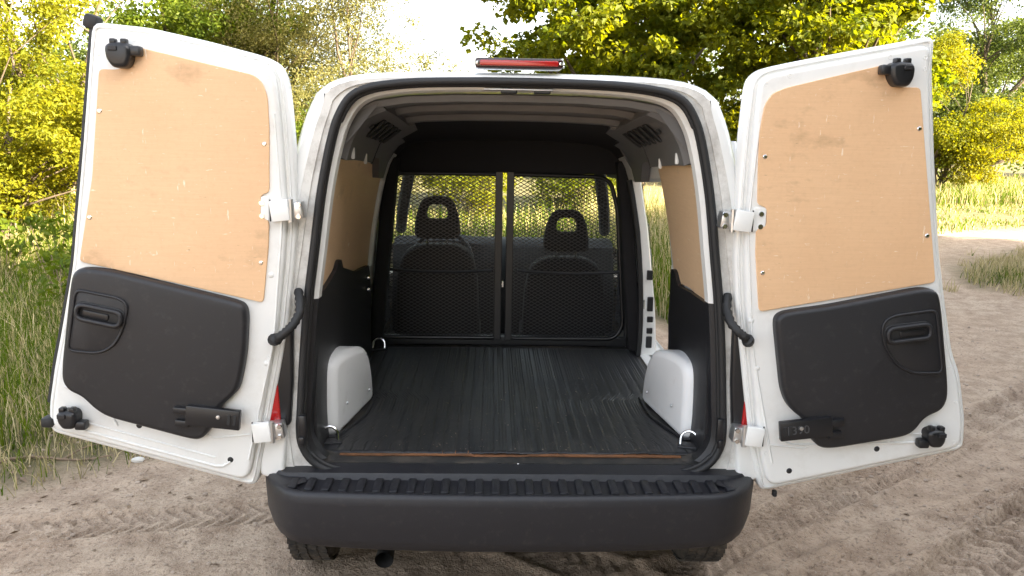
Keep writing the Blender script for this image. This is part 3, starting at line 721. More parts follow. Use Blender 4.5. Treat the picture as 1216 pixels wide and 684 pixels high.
for a in (R(0), R(180), R(270)): mb.tube([mt @ Vector((.05*math.cos(a), .05*math.sin(a), -.015)), mt @ Vector((.18*math.cos(a), .18*math.sin(a), 0))], .014, 6)
mb.lathe([(0, .012), (.05, .008), (.06, -.02), (.03, -.05), (.03, -.2)], 16, mt); mb.build('steering_wheel', M['plastic_s'], van, True)
for side in (-1, 1):
    mb = MB(); mb.tube([(side*.545, 2.30, 1.545), (side*.60, 2.55, 1.40), (side*.66, 2.80, 1.20), (side*.70, 3.02, 1.02)], .038, 8); mb.build('windscreen_pillar', M['carpet'], van, True)
    mb = MB(); mb.box((side*.885, 2.62, 1.06), (.09, .13, .15), b=.03); mr = mb.build('wing_mirror', M['plastic'], van, True)
    MB().box((side*.885, 2.553, 1.06), (.06, .006, .11), b=.002).build('mirror_glass', M['chrome'], mr)
    mb = MB(); mb.box((side*.84, 2.64, 1.08), (.06, .05, .06), b=.01); mb.build('mirror_arm', M['plastic'], mr)
mb = MB(); mb.box((0, 2.45, 1.50), (.24, .03, .06), b=.012); mb.build('rear_view_mirror', M['plastic_s'], van, True)
mb = MB(); mb.box((0, 2.0, .40), (1.40, 2.1, .06)); mb.build('cab_floor', M['carpet'], van)
mb = MB(); mb.box((0, 2.0, .36), (1.52, 3.7, .05)); mb.box((0, .04, .44), (1.5, .06, .14)); mb.box((0, .44, .35), (1.05, .09, .09), b=.02); mb.build('underbody', M['under'], van)

# ---- brake light on the roof edge ---------------------------------------------
mb = MB(); mb.prism(rrect(0, 1.888, .275, .031, .010), .0, .085, .006); bl = mb.build('brake_light', M['darkred'], van, True)
mb = MB(); mb.prism(rrect(0, 1.888, .245, .0165, .006), -.006, .01, .003); mb.build('red_lens', M['red'], bl, True)
for x in (-.1295, .1295): MB().lathe([(0, .004), (.005, .003), (.006, 0)], 10, Matrix.Translation((x, -.0005, 1.888)) @ Matrix.Rotation(R(90), 4, 'X')).build('lens_screw', M['chrome'], bl, True)

# ---- tail lights and lower corner panels ---------------------------------------
for side in (-1, 1):
    X_ = lambda x: side*x
    pl = [(X_(.722), 1.052), (X_(.765), 1.055), (X_(.832), .95), (X_(.838), .705), (X_(.742), .700), (X_(.728), .86)]
    mb = MB(); mb.prism(rounded(pl, .018), -.016, .10, .010); tl = mb.build('tail_light', M['plastic_s'], van, True)
    pl = [(X_(.778), .88), (X_(.842), .885), (X_(.846), .712), (X_(.770), .708)]
    mb = MB(); mb.prism(rounded(pl, .012), -.022, .115, .006); lens = mb.build('red_lens', M['red'], tl, True)
    pl = [(X_(.785), 1.03), (X_(.83), .955), (X_(.842), .892), (X_(.776), .887)]
    mb = MB(); mb.prism(rounded(pl, .012), -.020, .113, .006); mb.build('upper_lens', M['darkred'], tl, True)
    pl = [(X_(.752), .690), (X_(.845), .695), (X_(.845), .53), (X_(.80), .515), (X_(.768), .522)]
    mb = MB(); mb.prism(rounded(pl, .012), -.022, .14, .012); mb.build('corner_panel', M['paint'], van, True)
    # small black door stop at the sill corner
    mb = MB(); mb.box((X_(.70), -.016, .70), (.026, .02, .085), b=.006); mb.box((X_(.702), -.024, .655), (.02, .02, .03), b=.005); mb.build('door_stop', M['plastic_s'], van, True)

# ---- bumper --------------------------------------------------------------------
def bump_y(x):
    a = abs(x); return -.205+.030*(a/.8)**2 + (0 if a < .66 else .16*((a-.66)/.165)**2.4)
st = [(-x, ) for x in ()]
xs = list(np.linspace(0, .64, 9))+[.69, .73, .768, .796, .816, .829, .835]
path = [(x, bump_y(x)) for x in xs]+[(.838, .02), (.840, .10), (.842, .22)]
full = [(-x, y) for x, y in path[::-1]]+path[1:]
V = []; F = []
k = None
for x, y in full:
    f = 1-max(0, min(1, (abs(x)-.60)/.22))          # section eases at the corners
    e = max(0, (abs(x)-.745)/.09)
    tx = x-math.copysign(.11*(abs(x) > .6)*max(0, (abs(x)-.6)/.23), x)
    zt = .533-.004*e; back = .015 if abs(x) < .84 else y+.1
    zb = .330+.022*(abs(x)/.8)**4
    sec = [((tx*.985 if e > 0 else x), y+.034, zt-.012 if e == 0 else zt+.006), ((tx*.992 if e > 0 else x), y+.026, zt+.006), (x-math.copysign(.012*(e > 0), x), y+.016, zt+.009), (x-math.copysign(.005*(e > 0), x), y+.004, zt+.006), (x, y-.001, zt-.006), (x*1.001, y-.002, zt-.03),
           (x, y+.004, .45), (x*1.0, y+.010, zb+.05), (x*.994, y+.022, zb+.015), (x*.978, y+.045, zb), (x*.93, max(y+.12, y+.02), zb+.004)]
    k = len(sec); V += sec
for i in range(len(full)-1):
    for j in range(k-1): F.append((i*k+j, i*k+j+1, (i+1)*k+j+1, (i+1)*k+j))
bumper = mesh('rear_bumper', V, F, M['bumper'], van, True, 60)
# step ledge behind the raised front edge, with its ribs
V = []; F = []; xs = np.linspace(-.80, .80, 41)
for x in xs:
    yb = bump_y(x)
    for y, z in ((yb+.024, .5395), (yb+.034, .528), (max(yb+.04, -.050), .529), (max(yb+.05, -.040), .549), (.03, .556)): V.append((x*.99, y, z))
for i in range(len(xs)-1):
    for j in range(4): F.append((i*5+j, i*5+j+1, (i+1)*5+j+1, (i+1)*5+j))
ledge = mesh('step_ledge', V, F, M['bumper'], bumper, True, 40)
rib_me = None; NR = 27
for i in range(NR):
    x = -.715+1.43*i/(NR-1); yb = bump_y(x)+.038
    if rib_me is None:
        b = MB(); b.box((0, 0, 0), (.027, .108, .014), b=.005); o = b.build('step_rib', M['bumper'], bumper, True); rib_me = o.data
    else: o = link('step_rib', rib_me, None, bumper)
    o.location = (x, (yb-.056)/2, .5335); L_ = max(.04, (-.056-yb)); o.scale = (1, L_/.108, 1); o.rotation_euler = (0, 0, 0)

# ---- exhaust, wheels -------------------------------------------------------------
mb = MB(); mb.tube([(-.425, .35, .285), (-.425, .1, .275), (-.425, -.05, .266), (-.425, -.09, .262)], [.026, .027, .029, .031], 20, cap=False)
mb.tube([(-.425, -.09, .262), (-.425, .1, .275), (-.425, .3, .283)], [.028, .025, .022], 20, cap=False); mb.build('exhaust_pipe', M['under'], van, True, 60)
mb = MB(); mb.tube([(.52, .30, .25), (.56, .24, .25), (.60, .26, .26)], [.03, .05, .035], 14); mb.build('silencer', M['metal'], van, True)
def wheel(x, y):
    mt = Matrix.Translation((x, y, .292)) @ Matrix.Rotation(R(90), 4, 'Y')
    r, w = .296, .082
    prof = [(.18, -w*.82), (.20, -w*.95), (.25, -w), (.278, -w*.93), (r-.006, -w*.78), (r, -w*.6), (r, w*.6), (r-.006, w*.78), (.278, w*.93), (.25, w), (.20, w*.95), (.18, w*.82)]
    wh = MB().lathe([(.03, .03), (.03, .055), (.10, .05), (.155, .03), (.172, .05), (.185, .075), (.182, -.07), (.15, -.05), (.0, -.04)], 32, mt).build('wheel', M['metal'], van, True, 40)
    MB().lathe(prof, 72, mt).build('tyre', M['tyre'], wh, True, 40)
    # tread blocks: one mesh of chunky lugs, four rows with grooves between
    tb = MB()
    for q in range(54):
        for t, (lo, hi) in enumerate(((-.070, -.040), (-.034, -.004), (.004, .034), (.040, .070))):
            a = 2*math.pi*(q+.5*(t % 2))/54; m2 = mt @ Matrix.Rotation(a, 4, 'Z') @ Matrix.Translation((r+.001, 0, (lo+hi)/2)) @ Matrix.Rotation(R(9 if t % 2 else -9), 4, 'X')
            tb.box((0, 0, 0), (.016, .025, hi-lo), b=0) if False else None
            c = [m2 @ Vector((sx*.004, sy*.0145, sz*(hi-lo)/2)) for sx in (-1, 1) for sy in (-1, 1) for sz in (-1, 1)]
            tb.add(c, [(4, 5, 7, 6), (0, 1, 5, 4), (2, 3, 7, 6), (0, 2, 6, 4), (1, 3, 7, 5)])
    o = tb.build('tread_blocks', M['tyre'], wh); o['kind'] = 'stuff'
for x in (-.752, .752): wheel(x, .48); wheel(x, 3.15)
MB().box((0, 4.05, .42), (1.5, .14, .26), b=.05).build('front_bumper', M['bumper'], van, True)

# ================================================================== REAR DOORS
D = {}
D[-1] = dict(
 out=[(-1.293, 1.983), (-1.126, 1.969), (-.949, 1.933), (-.776, 1.891), (-.736, 1.867), (-.717, 1.824), (-.707, 1.709), (-.701, 1.579), (-.697, 1.446), (-.699, 1.365), (-.71, 1.256), (-.736, 1.05), (-.768, .89), (-.798, .752), (-.858, .492), (-1.527, .681), (-1.522, .772), (-1.492, .911), (-1.464, 1.016), (-1.409, 1.241), (-1.387, 1.382), (-1.348, 1.62), (-1.313, 1.851)],
 board=[(-1.163, 1.912), (-.803, 1.833), (-.779, 1.812), (-.765, 1.77), (-.763, 1.671), (-.77, 1.479), (-.796, 1.473), (-.799, 1.405), (-.773, 1.392), (-.779, 1.307), (-.801, 1.131), (-1.368, 1.256), (-1.309, 1.519), (-1.265, 1.842), (-1.21, 1.841), (-1.187, 1.851), (-1.176, 1.873)],
 trim=[(-1.389, 1.189), (-1.378, 1.224), (-1.354, 1.241), (-1.27, 1.234), (-.894, 1.144), (-.857, 1.131), (-.845, 1.101), (-.856, .971), (-.876, .878), (-.891, .838), (-.947, .792), (-.969, .74), (-.987, .705), (-1.015, .679), (-1.053, .684), (-1.304, .754), (-1.345, .782), (-1.38, .822), (-1.421, .841), (-1.44, .872), (-1.436, .928)],
 pock=[(-1.368, 1.173), (-1.24, 1.148), (-1.218, 1.132), (-1.214, 1.11), (-1.235, 1.042), (-1.261, .999), (-1.294, .976), (-1.331, .97), (-1.409, .978)],
 handle=(-1.299, 1.093, R(-12)), check=(-.962, .763, R(-6)), lo=(-1.43, .75), up=(-1.19, 1.886), screw=[(-1.272, 1.718), (-.78, 1.628), (-1.326, 1.394), (-.804, 1.259)], hinge=[(-.707, 1.425), (-.79, .701)])
D[1] = dict(
 out=[(1.285, 1.994), (1.178, 1.972), (.958, 1.929), (.837, 1.904), (.754, 1.885), (.724, 1.858), (.715, 1.827), (.708, 1.697), (.704, 1.508), (.705, 1.292), (.721, 1.133), (.765, .865), (.799, .653), (.846, .486), (1.534, .644), (1.527, .75), (1.503, .857), (1.487, .919), (1.457, .98), (1.416, 1.141), (1.377, 1.313), (1.362, 1.396), (1.326, 1.62), (1.287, 1.9)],
 board=[(1.127, 1.902), (1.146, 1.84), (1.168, 1.833), (1.237, 1.834), (1.261, 1.706), (1.352, 1.225), (.787, 1.121), (.762, 1.313), (.759, 1.391), (.791, 1.397), (.787, 1.458), (.757, 1.465), (.751, 1.579), (.748, 1.698), (.758, 1.774), (.779, 1.808), (.822, 1.826), (.94, 1.856)],
 trim=[(.833, 1.091), (.84, 1.113), (.863, 1.127), (1.002, 1.148), (1.298, 1.21), (1.34, 1.205), (1.356, 1.186), (1.37, 1.133), (1.416, .901), (1.423, .843), (1.408, .802), (1.354, .778), (1.325, .731), (1.293, .71), (1.058, .667), (1.012, .669), (.981, .702), (.965, .757), (.902, .803), (.873, .861), (.853, .975)],
 pock=[(1.345, 1.142), (1.211, 1.121), (1.183, 1.104), (1.175, 1.073), (1.192, 1.018), (1.236, .959), (1.289, .932), (1.388, .933)],
 handle=(1.261, 1.066, R(8)), check=(.954, .742, R(7)), lo=(1.396, .711), up=(1.16, 1.875), screw=[(1.247, 1.709), (.77, 1.615), (1.308, 1.375), (.789, 1.248)], hinge=[(.683, 1.414), (.769, .70)])

def text_obj(body, size, m, parent, mt, name, ext=.0012):
    c = bpy.data.curves.new(name, 'FONT'); c.body = body; c.size = size; c.extrude = ext; c.align_x = 'CENTER'; c.align_y = 'CENTER'
    o = bpy.data.objects.new(name+'_tmp', c); COL.objects.link(o); dg = bpy.context.evaluated_depsgraph_get(); me = bpy.data.meshes.new_from_object(o.evaluated_get(dg))
    COL.objects.unlink(o); bpy.data.objects.remove(o); me.materials.clear(); me.name = name
    q = link(name, me, m, parent); q.matrix_basis = mt; return q

for s in (-1, 1):
    d = D[s]; out = rounded(d['out'], .03, 3)
    mb = MB(); mb.prism(out, -.030, .035, .012); door = mb.build('rear_door', M['paint'], van, True, 40)
    # inner pressing, proud of the flange, and its stamped swage lines
    inn = rounded(inset(d['out'], .024), .045, 4)
    mb = MB(); mb.prism(inn, -.058, -.028, .014, None, 4); mb.build('inner_pressing', M['paint_in'], door, True, 50)
    sw = MB(); lowl = [p for p in inset(d['out'], .052) if p[1] < .84]
    lowl.sort(key=lambda p: -s*p[0]); 
    a = inset(d['out'], .050); bl_ = [p for p in a if p[1] < .72]
    if len(bl_) >= 2:
        bl_.sort(key=lambda p: p[0]); p, q = Vector(bl_[0]), Vector(bl_[-1]); P = []
        for t in np.linspace(.06, .94, 22): 
            r_ = p.lerp(q, t); up = .06*max(0, (abs(t-.5)-.36)/.08)**2; P.append((r_.x, -.0575, r_.y+up*.5))
        sw.tube(P, .005, 6); P2 = [(x, -.0575, z+.030) for x, y, z in P[2:-2]]; sw.tube(P2, .004, 6)
    hx = .80 if s < 0 else .80
    sw.tube([(s*(interp(z, [.56, 1.0, 1.4, 1.8], [.880, .775, .733, .752])), -.0575, z) for z in np.linspace(.60, 1.72, 16)], .004, 6)
    # stamped pad around the lower latch
    lx, lz = d['lo']; sw.tube([(lx-s*.14, -.0575, lz-.035), (lx-s*.125, -.0575, lz+.0), (lx-s*.11, -.0575, lz+.05), (lx-s*.085, -.0575, lz+.068), (lx+s*.02, -.0575, lz+.095)], .0045, 6)
    cx, cz, ca = d['check']; sw.tube([(cx+s*-.10, -.0575, cz-.075), (cx-s*-.02, -.0575, cz-.088), (cx+s*.05, -.0575, cz-.07)], .004, 6)
    sw.build('swage_line', M['paint_in'], door, True, 80)
    hem = MB(); hem.tube([(x, -.0315, z) for x, z in inset(out, .013)], .004, 6, closed=True); hem.build('hem_flange', M['paint_in'], door, True, 80)
    inner_line = rounded(inset(d['out'], .040), .05, 4)
    for q in range(0, len(inner_line), 9):
        x, z = inner_line[q]; MB().lathe([(0, -.0006), (.0035, -.0002), (.006, .0012), (.0075, 0)], 10, Matrix.Translation((x, -.0578, z)) @ Matrix.Rotation(R(90), 4, 'X')).build('spot_weld', M['paint_in'], door, True)
    for (px_, pz_) in ([(-1.22, .716), (-.93, .60), (-.80, .93), (-.775, 1.22)] if s < 0 else [(1.22, .655), (.93, .575), (.795, .93), (.765, 1.09)]):
        MB().lathe([(0, .003), (.007, .0025), (.0095, .0008), (.010, 0)], 12, Matrix.Translation((px_, -.0578, pz_)) @ Matrix.Rotation(R(90), 4, 'X')).build('grommet', M['rubber'] if pz_ < .8 else M['paint_in'], door, True)
    # plywood board
    mb = MB(); mb.prism(rounded(d['board'], .014, 3), -.0655, -.057, .0015, None, 1); board = mb.build('plywood_board', M['ply'], door)
    for (x, z) in d['screw']:
        MB().lathe([(0, .003), (.005, .0027), (.0072, .001), (.0077, 0)], 12, Matrix.Translation((x, -.0654, z)) @ Matrix.Rotation(R(90), 4, 'X')).build('screw', M['chrome'], board, True)
    # moulded trim with a sunken handle pocket
    tr = rounded(d['trim'], .04, 5)
    mb = MB(); mb.prism(tr, -.098, -.057, .016, None, 4); trim = mb.build('door_trim', M['plastic'], door, True, 60)
    pk = rounded(d['pock'], .022, 4)
    mb = MB(); mb.prism(pk, -.1005, -.092, .004, None, 2); pocket = mb.build('handle_pocket', M['plastic'], trim, True, 50)
    pts = [(x, -.101, z) for x, z in pk]; mb = MB(); mb.tube(pts, .0045, 6, closed=True); mb.build('pocket_rim', M['plastic'], trim, True, 80)
    hx, hz, ha = d['handle']
    mb = MB(); mb.prism(rrect(hx, hz, .158, .066, .032, ha), -.1035, -.098, .003, None, 2); mb.build('handle_recess', M['rubber'], trim, True, 50)
    ho = rrect(hx, hz, .136, .046, .023, ha, 6); mb = MB(); mb.tube([(x, -.112, z) for x, z in ho], .0075, 8, closed=True); mb.build('door_handle', M['plastic'], trim, True, 80)
    mb = MB(); mb.prism(rrect(hx+.012*s, hz, .082, .022, .009, ha), -.1075, -.100, .003, None, 2); mb.build('handle_lever', M['plastic_s'], trim, True, 50)
    # crease above the pocket
    # check arm, released and folded on the door
    rot = Matrix.Rotation(-ca, 4, 'Y')
    mb = MB(); mb.box((cx, -.106, cz), (.172, .022, .066), rot, .004)
    mb.box((cx+s*.098, -.104, cz+.022+s*.0), (.055, .022, .022), rot, .004); mb.box((cx+s*.098, -.104, cz-.020), (.045, .022, .022), rot, .004)
    arm = mb.build('check_arm', M['plastic_s'], door, True, 40)
    for kx in (.052, .070): MB().box((cx-s*kx, -.1175, cz+.0+(-s*kx)*math.tan(ca)), (.011, .004, .034), rot, .0015).build('arm_slot', M['rubber'], arm)
    MB().lathe([(0, .004), (.006, .003), (.007, 0)], 10, Matrix.Translation((cx-s*.018, -.117, cz+.004)) @ Matrix.Rotation(R(90), 4, 'X')).build('arm_screw', M['metal'], arm, True)
    if s > 0:
        text_obj('1390', .040, M['faint'], arm, Matrix.Translation((cx-.030, -.1172, cz-.004)) @ Matrix.Rotation(-ca, 4, 'Y') @ Matrix.Rotation(R(90), 4, 'X'), 'moulded_number')
    # latches
    for nm, (x, z), up in (('upper_latch', d['up'], 1), ('lower_latch', d['lo'], -1)):
        mb = MB(); q = 1 if up > 0 else .82
        body_ = [(x-.040*q, z+.020*q), (x-.022*q, z+.032*q), (x+.024*q, z+.032*q), (x+.038*q, z+.016*q), (x+.036*q, z-.018*q), (x+.022*q, z-.042*q), (x-.018*q, z-.042*q), (x-.036*q, z-.016*q)]
        mb.prism(rounded(body_, .012*q, 3), -.108, -.056, .014, None, 4); la = mb.build(nm, M['plastic_s'], door, True, 50)
        mb = MB(); mb.box((x-s*.046*q, -.082, z+(.008 if up > 0 else -.024)), (.036, .034, .030), b=.007); mb.build('latch_ear', M['plastic_s'], la, True)
        mb = MB(); mb.box((x-.016, -.088, z+.034*q), (.018, .024, .018), b=.004); mb.box((x+.016, -.088, z+.034*q), (.018, .024, .018), b=.004); mb.build('latch_tab', M['plastic_s'], la, True)
        MB().box((x+s*.012, -.110, z+.014*q), (.026, .006, .014), b=.002).build('latch_plate', M['plastic'], la)
    # hinges: door leaf, knuckle with bolts
    for k, (x, z) in enumerate(d['hinge']):
        rot = Matrix.Rotation(s*R(7), 4, 'Y')
        mb = MB(); mb.box((x+s*.030, -.070, z), (.058, .022, .066), rot, .004); hg = mb.build('hinge', M['paint'], door, True)
        mb = MB(); mb.box((x-s*.018, -.040, z), (.040, .05, .054), rot, .006); mb.tube([(x-s*.002, -.068, z-.036), (x-s*.002-s*.0, -.068, z+.036)], .009, 10); mb.build('hinge_knuckle', M['metal'], hg, True)
        for dz in (-.018, .018): MB().lathe([(0, .008), (.008, .008), (.009, 0)], 6, Matrix.Translation((x-s*.026, -.064, z+dz)) @ Matrix.Rotation(R(90), 4, 'X')).build('hinge_bolt', M['chrome'], hg)
        mb = MB(); mb.tube([(x+s*.060, -.071, z-.034), (x+s*.060, -.071, z+.034)], .0025, 6); mb.build('hinge_gap', M['rubber'], hg, True)
    x, z = d['hinge'][0]; mb = MB(); mb.box((x+s*.085, -.060, z+.005), (.040, .008, .075), None, .003); hp = mb.build('hinge_plate', M['paint'], door)
    for dz in (-.018, .022): MB().lathe([(0, .004), (.008, .004), (.009, 0)], 10, Matrix.Translation((x+s*.088, -.0638, z+dz)) @ Matrix.Rotation(R(90), 4, 'X')).build('plate_screw', M['chrome'], hp, True)
    # rubber weather strip on the free edge
    fe = [p for p in d['out'] if abs(p[0]) > 1.27 and p[1] > .70 and p[1] < 1.99]
    fe = [p for p in fe if p[1] < (1.96 if s > 0 else 2.0)]; fe.sort(key=lambda p: -p[1])
    fe = [p for p in fe if abs(p[0]) > interp(p[1], [.64, .9, 1.24, 1.6, 2.0], [1.47, 1.44, 1.33, 1.28, 1.24])]
    if s < 0:
        mb = MB(); mb.tube([(p[0]-.004, .0, p[1]+.004) for p in fe], .014, 8); mb.build('edge_seal', M['rubber'], door, True)
        mb = MB(); mb.box((-1.305, .005, 1.985), (.045, .05, .045), Matrix.Rotation(.3, 4, 'Y'), .012); mb.build('seal_end', M['rubber'], door, True)
        mb = MB(); mb.box((-1.527, -.02, .715), (.04, .05, .035), None, .01); mb.build('seal_end', M['rubber'], door, True)
    else:
        mb = MB(); mb.tube([(p[0]+.003, .022, p[1]+.004) for p in fe], .010, 8); mb.build('edge_seal', M['rubber'], door, True)
        MB().box((.90, -.02, .478), (.014, .02, .022), b=.004).build('drain_plug', M['rubber'], door)
    # wiring gaiter from body to door
    if s < 0: P = [(-.700, -.02, 1.165), (-.688, -.05, 1.135), (-.685, -.075, 1.10), (-.700, -.09, 1.07), (-.718, -.10, 1.05), (-.742, -.10, 1.03), (-.762, -.085, 1.015), (-.775, -.06, 1.01)]
    else: P = [(.700, .0, 1.165), (.690, -.03, 1.12), (.695, -.07, 1.085), (.715, -.09, 1.06), (.735, -.095, 1.045), (.752, -.085, 1.03), (.760, -.055, 1.02)]
    PP = []; 
    for i in range(len(P)-1):
        for t in np.linspace(0, 1, 5)[:-1]: PP.append(Vector(P[i]).lerp(Vector(P[i+1]), t))
    PP.append(Vector(P[-1])); rs = [.0125+(.0035 if i % 2 else 0)+(.004 if i > len(PP)-7 else 0) for i in range(len(PP))]
    mb = MB(); mb.tube(PP, rs, 12); mb.build('cable_gaiter', M['rubber'], door, True, 60)

# ================================================================== VEGETATION
LM = {
 'locust': leaf_mat('yellow_green_leaf', (.085, .115, .008), (.20, .19, .010), .5, (2.2, 1.9, .3)),
 'bush': leaf_mat('mid_green_leaf', (.050, .090, .010), (.12, .145, .012), .45, (2.1, 2.0, .4)),
 'willow': leaf_mat('pale_leaf', (.115, .125, .040), (.19, .175, .065), .45, (1.6, 1.5, .8)),
 'maple': leaf_mat('dark_maple_leaf', (.045, .078, .008), (.155, .165, .010), .55, (2.5, 2.2, .3)),
 'far': leaf_mat('far_leaf', (.055, .085, .022), (.10, .12, .030), .4, (1.8, 1.8, .7)),
}
def leaf_cloud(rng, centers, radii, per, size, flat=.6, droop=.0, aspect=.55):
    """small folded leaves spread through clumps; returns V, F"""
    n = len(centers); cidx = np.repeat(np.arange(n), per); N = len(cidx)
    d = rng.normal(size=(N, 3)); d /= np.linalg.norm(d, axis=1)[:, None]; r = rng.random(N)**.45
    p = centers[cidx]+d*(r*radii[cidx])[:, None]*np.array([1, 1, flat])
    p[:, 2] -= droop*rng.random(N)*radii[cidx]
    # leaf frame: normal mostly up and outward
    nrm = d*.55+rng.normal(size=(N, 3))*.55+np.array([0, 0, .55]); nrm /= np.linalg.norm(nrm, axis=1)[:, None]
    t = rng.normal(size=(N, 3)); t[:, 2] -= .35+droop; t -= nrm*(t*nrm).sum(1)[:, None]; t /= np.linalg.norm(t, axis=1)[:, None]; b = np.cross(nrm, t)
    s = size*(.65+.7*rng.random(N))[:, None]; w = s*aspect*.5
    V = np.stack([p-t*s*.5, p+b*w+nrm*w*.35-t*s*.05, p+t*s*.5-nrm*s*.08, p-b*w+nrm*w*.35-t*s*.05], 1).reshape(-1, 3)
    k = np.arange(N)*4; F = np.concatenate([np.stack([k, k+1, k+2], 1), np.stack([k, k+2, k+3], 1)], 0)
    return V, F
def crown_clumps(rng, lobes, n, rmin, rmax):
    c = []; L = np.array([l[3] for l in lobes])**2.2; L /= L.sum()
    pick = rng.choice(len(lobes), n, p=L)
    for i in pick:
        lx, ly, lz, lr, fl = lobes[i]; d = rng.normal(size=3); d /= np.linalg.norm(d); r = lr*(.35+.68*rng.random()**.6)
        c.append((lx+d[0]*r, ly+d[1]*r, lz+d[2]*r*fl))
    return np.array(c), rmin+(rmax-rmin)*rng.random(n)
def make_tree(name, label, cat, loc, H, lobes, nclump, per, leaf, mat_, rc=(.25, .45), trunk_r=.12, seed=1, group=None, flat=.6, droop=0, aspect=.55, stems=1, kind=None):
    rng = np.random.default_rng(seed); root = empty(name, loc, 0, label, cat, group)
    cs, rs = crown_clumps(rng, lobes, nclump, *rc)
    cs[:, 2] = np.maximum(cs[:, 2], .15)
    V, F = leaf_cloud(rng, cs, rs, per, leaf, flat, droop, aspect)
    me = fast_mesh('crown', V, F, mat_); link('crown', me, None, root)
    # trunk and limbs reaching into the lobes
    mb = MB()
    for sN in range(stems):
        a0 = rng.random()*6.28; ox_, oy_ = (0, 0) if stems == 1 else (.18*math.cos(a0), .18*math.sin(a0))
        top = max(l[2] for l in lobes)*.84; pts = []; rad = []
        wob = rng.normal(size=(8, 2))*.06*H/6
        lean = rng.normal(size=2)*(.05 if stems == 1 else .22)
        for i in range(8):
            t = i/7; pts.append((ox_+wob[i, 0]*t+lean[0]*t*top, oy_+wob[i, 1]*t+lean[1]*t*top, -.1+top*t)); rad.append(max(.012, trunk_r/(stems**.5)*(1-.86*t)*(1.35 if i == 0 else 1)))
        mb.tube(pts, rad, 10)
        nl = min(len(cs), 46 if stems == 1 else 14)
        for ci in rng.choice(len(cs), nl, replace=False):
            c = Vector(cs[ci]); tz = max(.12, min(.9, (c.z-.25*H*rng.random()-math.hypot(c.x, c.y)*.5)/top)); f = tz*7; i = min(6, int(f)); a = Vector(pts[i]).lerp(Vector(pts[i+1]), f-i)
            ra = np.interp(f, range(8), rad)*.5; mid = a.lerp(c, .5)+Vector((rng.normal()*.12, rng.normal()*.12, .10+.1*rng.random()))
            mb.tube([a, a.lerp(mid, .5)+Vector((0, 0, .05)), mid, mid.lerp(c, .55), c], [ra, ra*.8, ra*.55, ra*.35, .006], 6, cap=False)
    mb.build('trunk', M['bark'], root, True, 60)
    return root
def lobes_of(rng, n, R_, H0, H1, rl, fl=.8):
    o = []
    for i in range(n):
        a = rng.random()*6.28; z = H0+(H1-H0)*rng.random(); prof = math.sin(math.pi*min(1, max(.1, (z-H0)/(H1-H0)*.8+.15))); r = R_*prof*rng.random()**.5
        o.append((r*math.cos(a), r*math.sin(a), z, rl*(.7+.6*rng.random()), fl))
    return o
rg = np.random.default_rng(21)
# left: bright yellow-green locust thicket
make_tree('locust_tree', 'bright yellow-green bushy tree at the far left edge above the tall grass', 'tree', (-6.6, 8.4, 0), 4.6, lobes_of(rg, 16, 1.5, .9, 4.4, .75), 300, 150, .066, LM['locust'], (.18, .40), .08, 31, 'sunlit trees and bushes around the track', stems=3)
make_tree('locust_tree', 'yellow-green leafy tree just behind the upper corner of the left rear door', 'tree', (-7.4, 11.6, 0), 6.4, lobes_of(rg, 18, 2.0, 1.0, 6.2, .95), 330, 140, .075, LM['locust'], (.22, .46), .11, 32, 'sunlit trees and bushes around the track', stems=2)
make_tree('leafy_tree', 'deep green tree over the left rear door, between bright thicket and pale tree', 'tree', (-7.0, 17.0, 0), 8.0, lobes_of(rg, 20, 2.6, 1.2, 7.6, 1.2), 480, 130, .10, LM['bush'], (.28, .55), .15, 33, 'sunlit trees and bushes around the track')
make_tree('leafy_tree', 'tall green tree at the far left behind the bright thicket', 'tree', (-12.2, 14.5, 0), 8.5, lobes_of(rg, 20, 2.8, 1.2, 8.2, 1.2), 420, 130, .09, LM['bush'], (.28, .55), .15, 34, 'sunlit trees and bushes around the track')
make_tree('pale_tree', 'pale silvery yellow tree with airy foliage left of the white sky gap', 'tree', (-2.45, 13.6, 0), 5.6, lobes_of(rg, 22, 1.8, .8, 5.7, .95), 620, 95, .064, LM['willow'], (.22, .42), .09, 35, 'sunlit trees and bushes around the track', droop=.4, aspect=.32, stems=2)
make_tree('pale_tree', 'tall pale leafy tree rising behind the left edge of the van roof', 'tree', (-4.9, 16.5, 0), 7.6, lobes_of(rg, 22, 2.1, 1.0, 7.4, 1.1), 640, 95, .078, LM['willow'], (.28, .5), .11, 36, 'sunlit trees and bushes around the track', droop=.4, aspect=.32)
# ahead of the van, seen through the windscreen
make_tree('roadside_bush', 'round yellow-green bush ahead of the van, seen through the driver side mesh', 'bush', (-.35, 11.2, 0), 2.0, lobes_of(rg, 9, .8, .4, 1.7, .5), 130, 85, .055, LM['locust'], (.18, .34), .04, 37, 'sunlit trees and bushes around the track', stems=4)
make_tree('roadside_bush', 'dark green bush ahead of the van at the left of the windscreen', 'bush', (-2.6, 10.4, 0), 2.1, lobes_of(rg, 9, .8, .4, 1.8, .5), 130, 85, .055, LM['bush'], (.18, .34), .04, 38, 'sunlit trees and bushes around the track', stems=4)
make_tree('roadside_bush', 'shady green bush ahead of the van, behind the passenger headrest', 'bush', (1.55, 13.0, 0), 2.5, lobes_of(rg, 9, 1.0, .5, 2.1, .6), 150, 85, .060, LM['maple'], (.2, .4), .05, 39, 'sunlit trees and bushes around the track', stems=4)
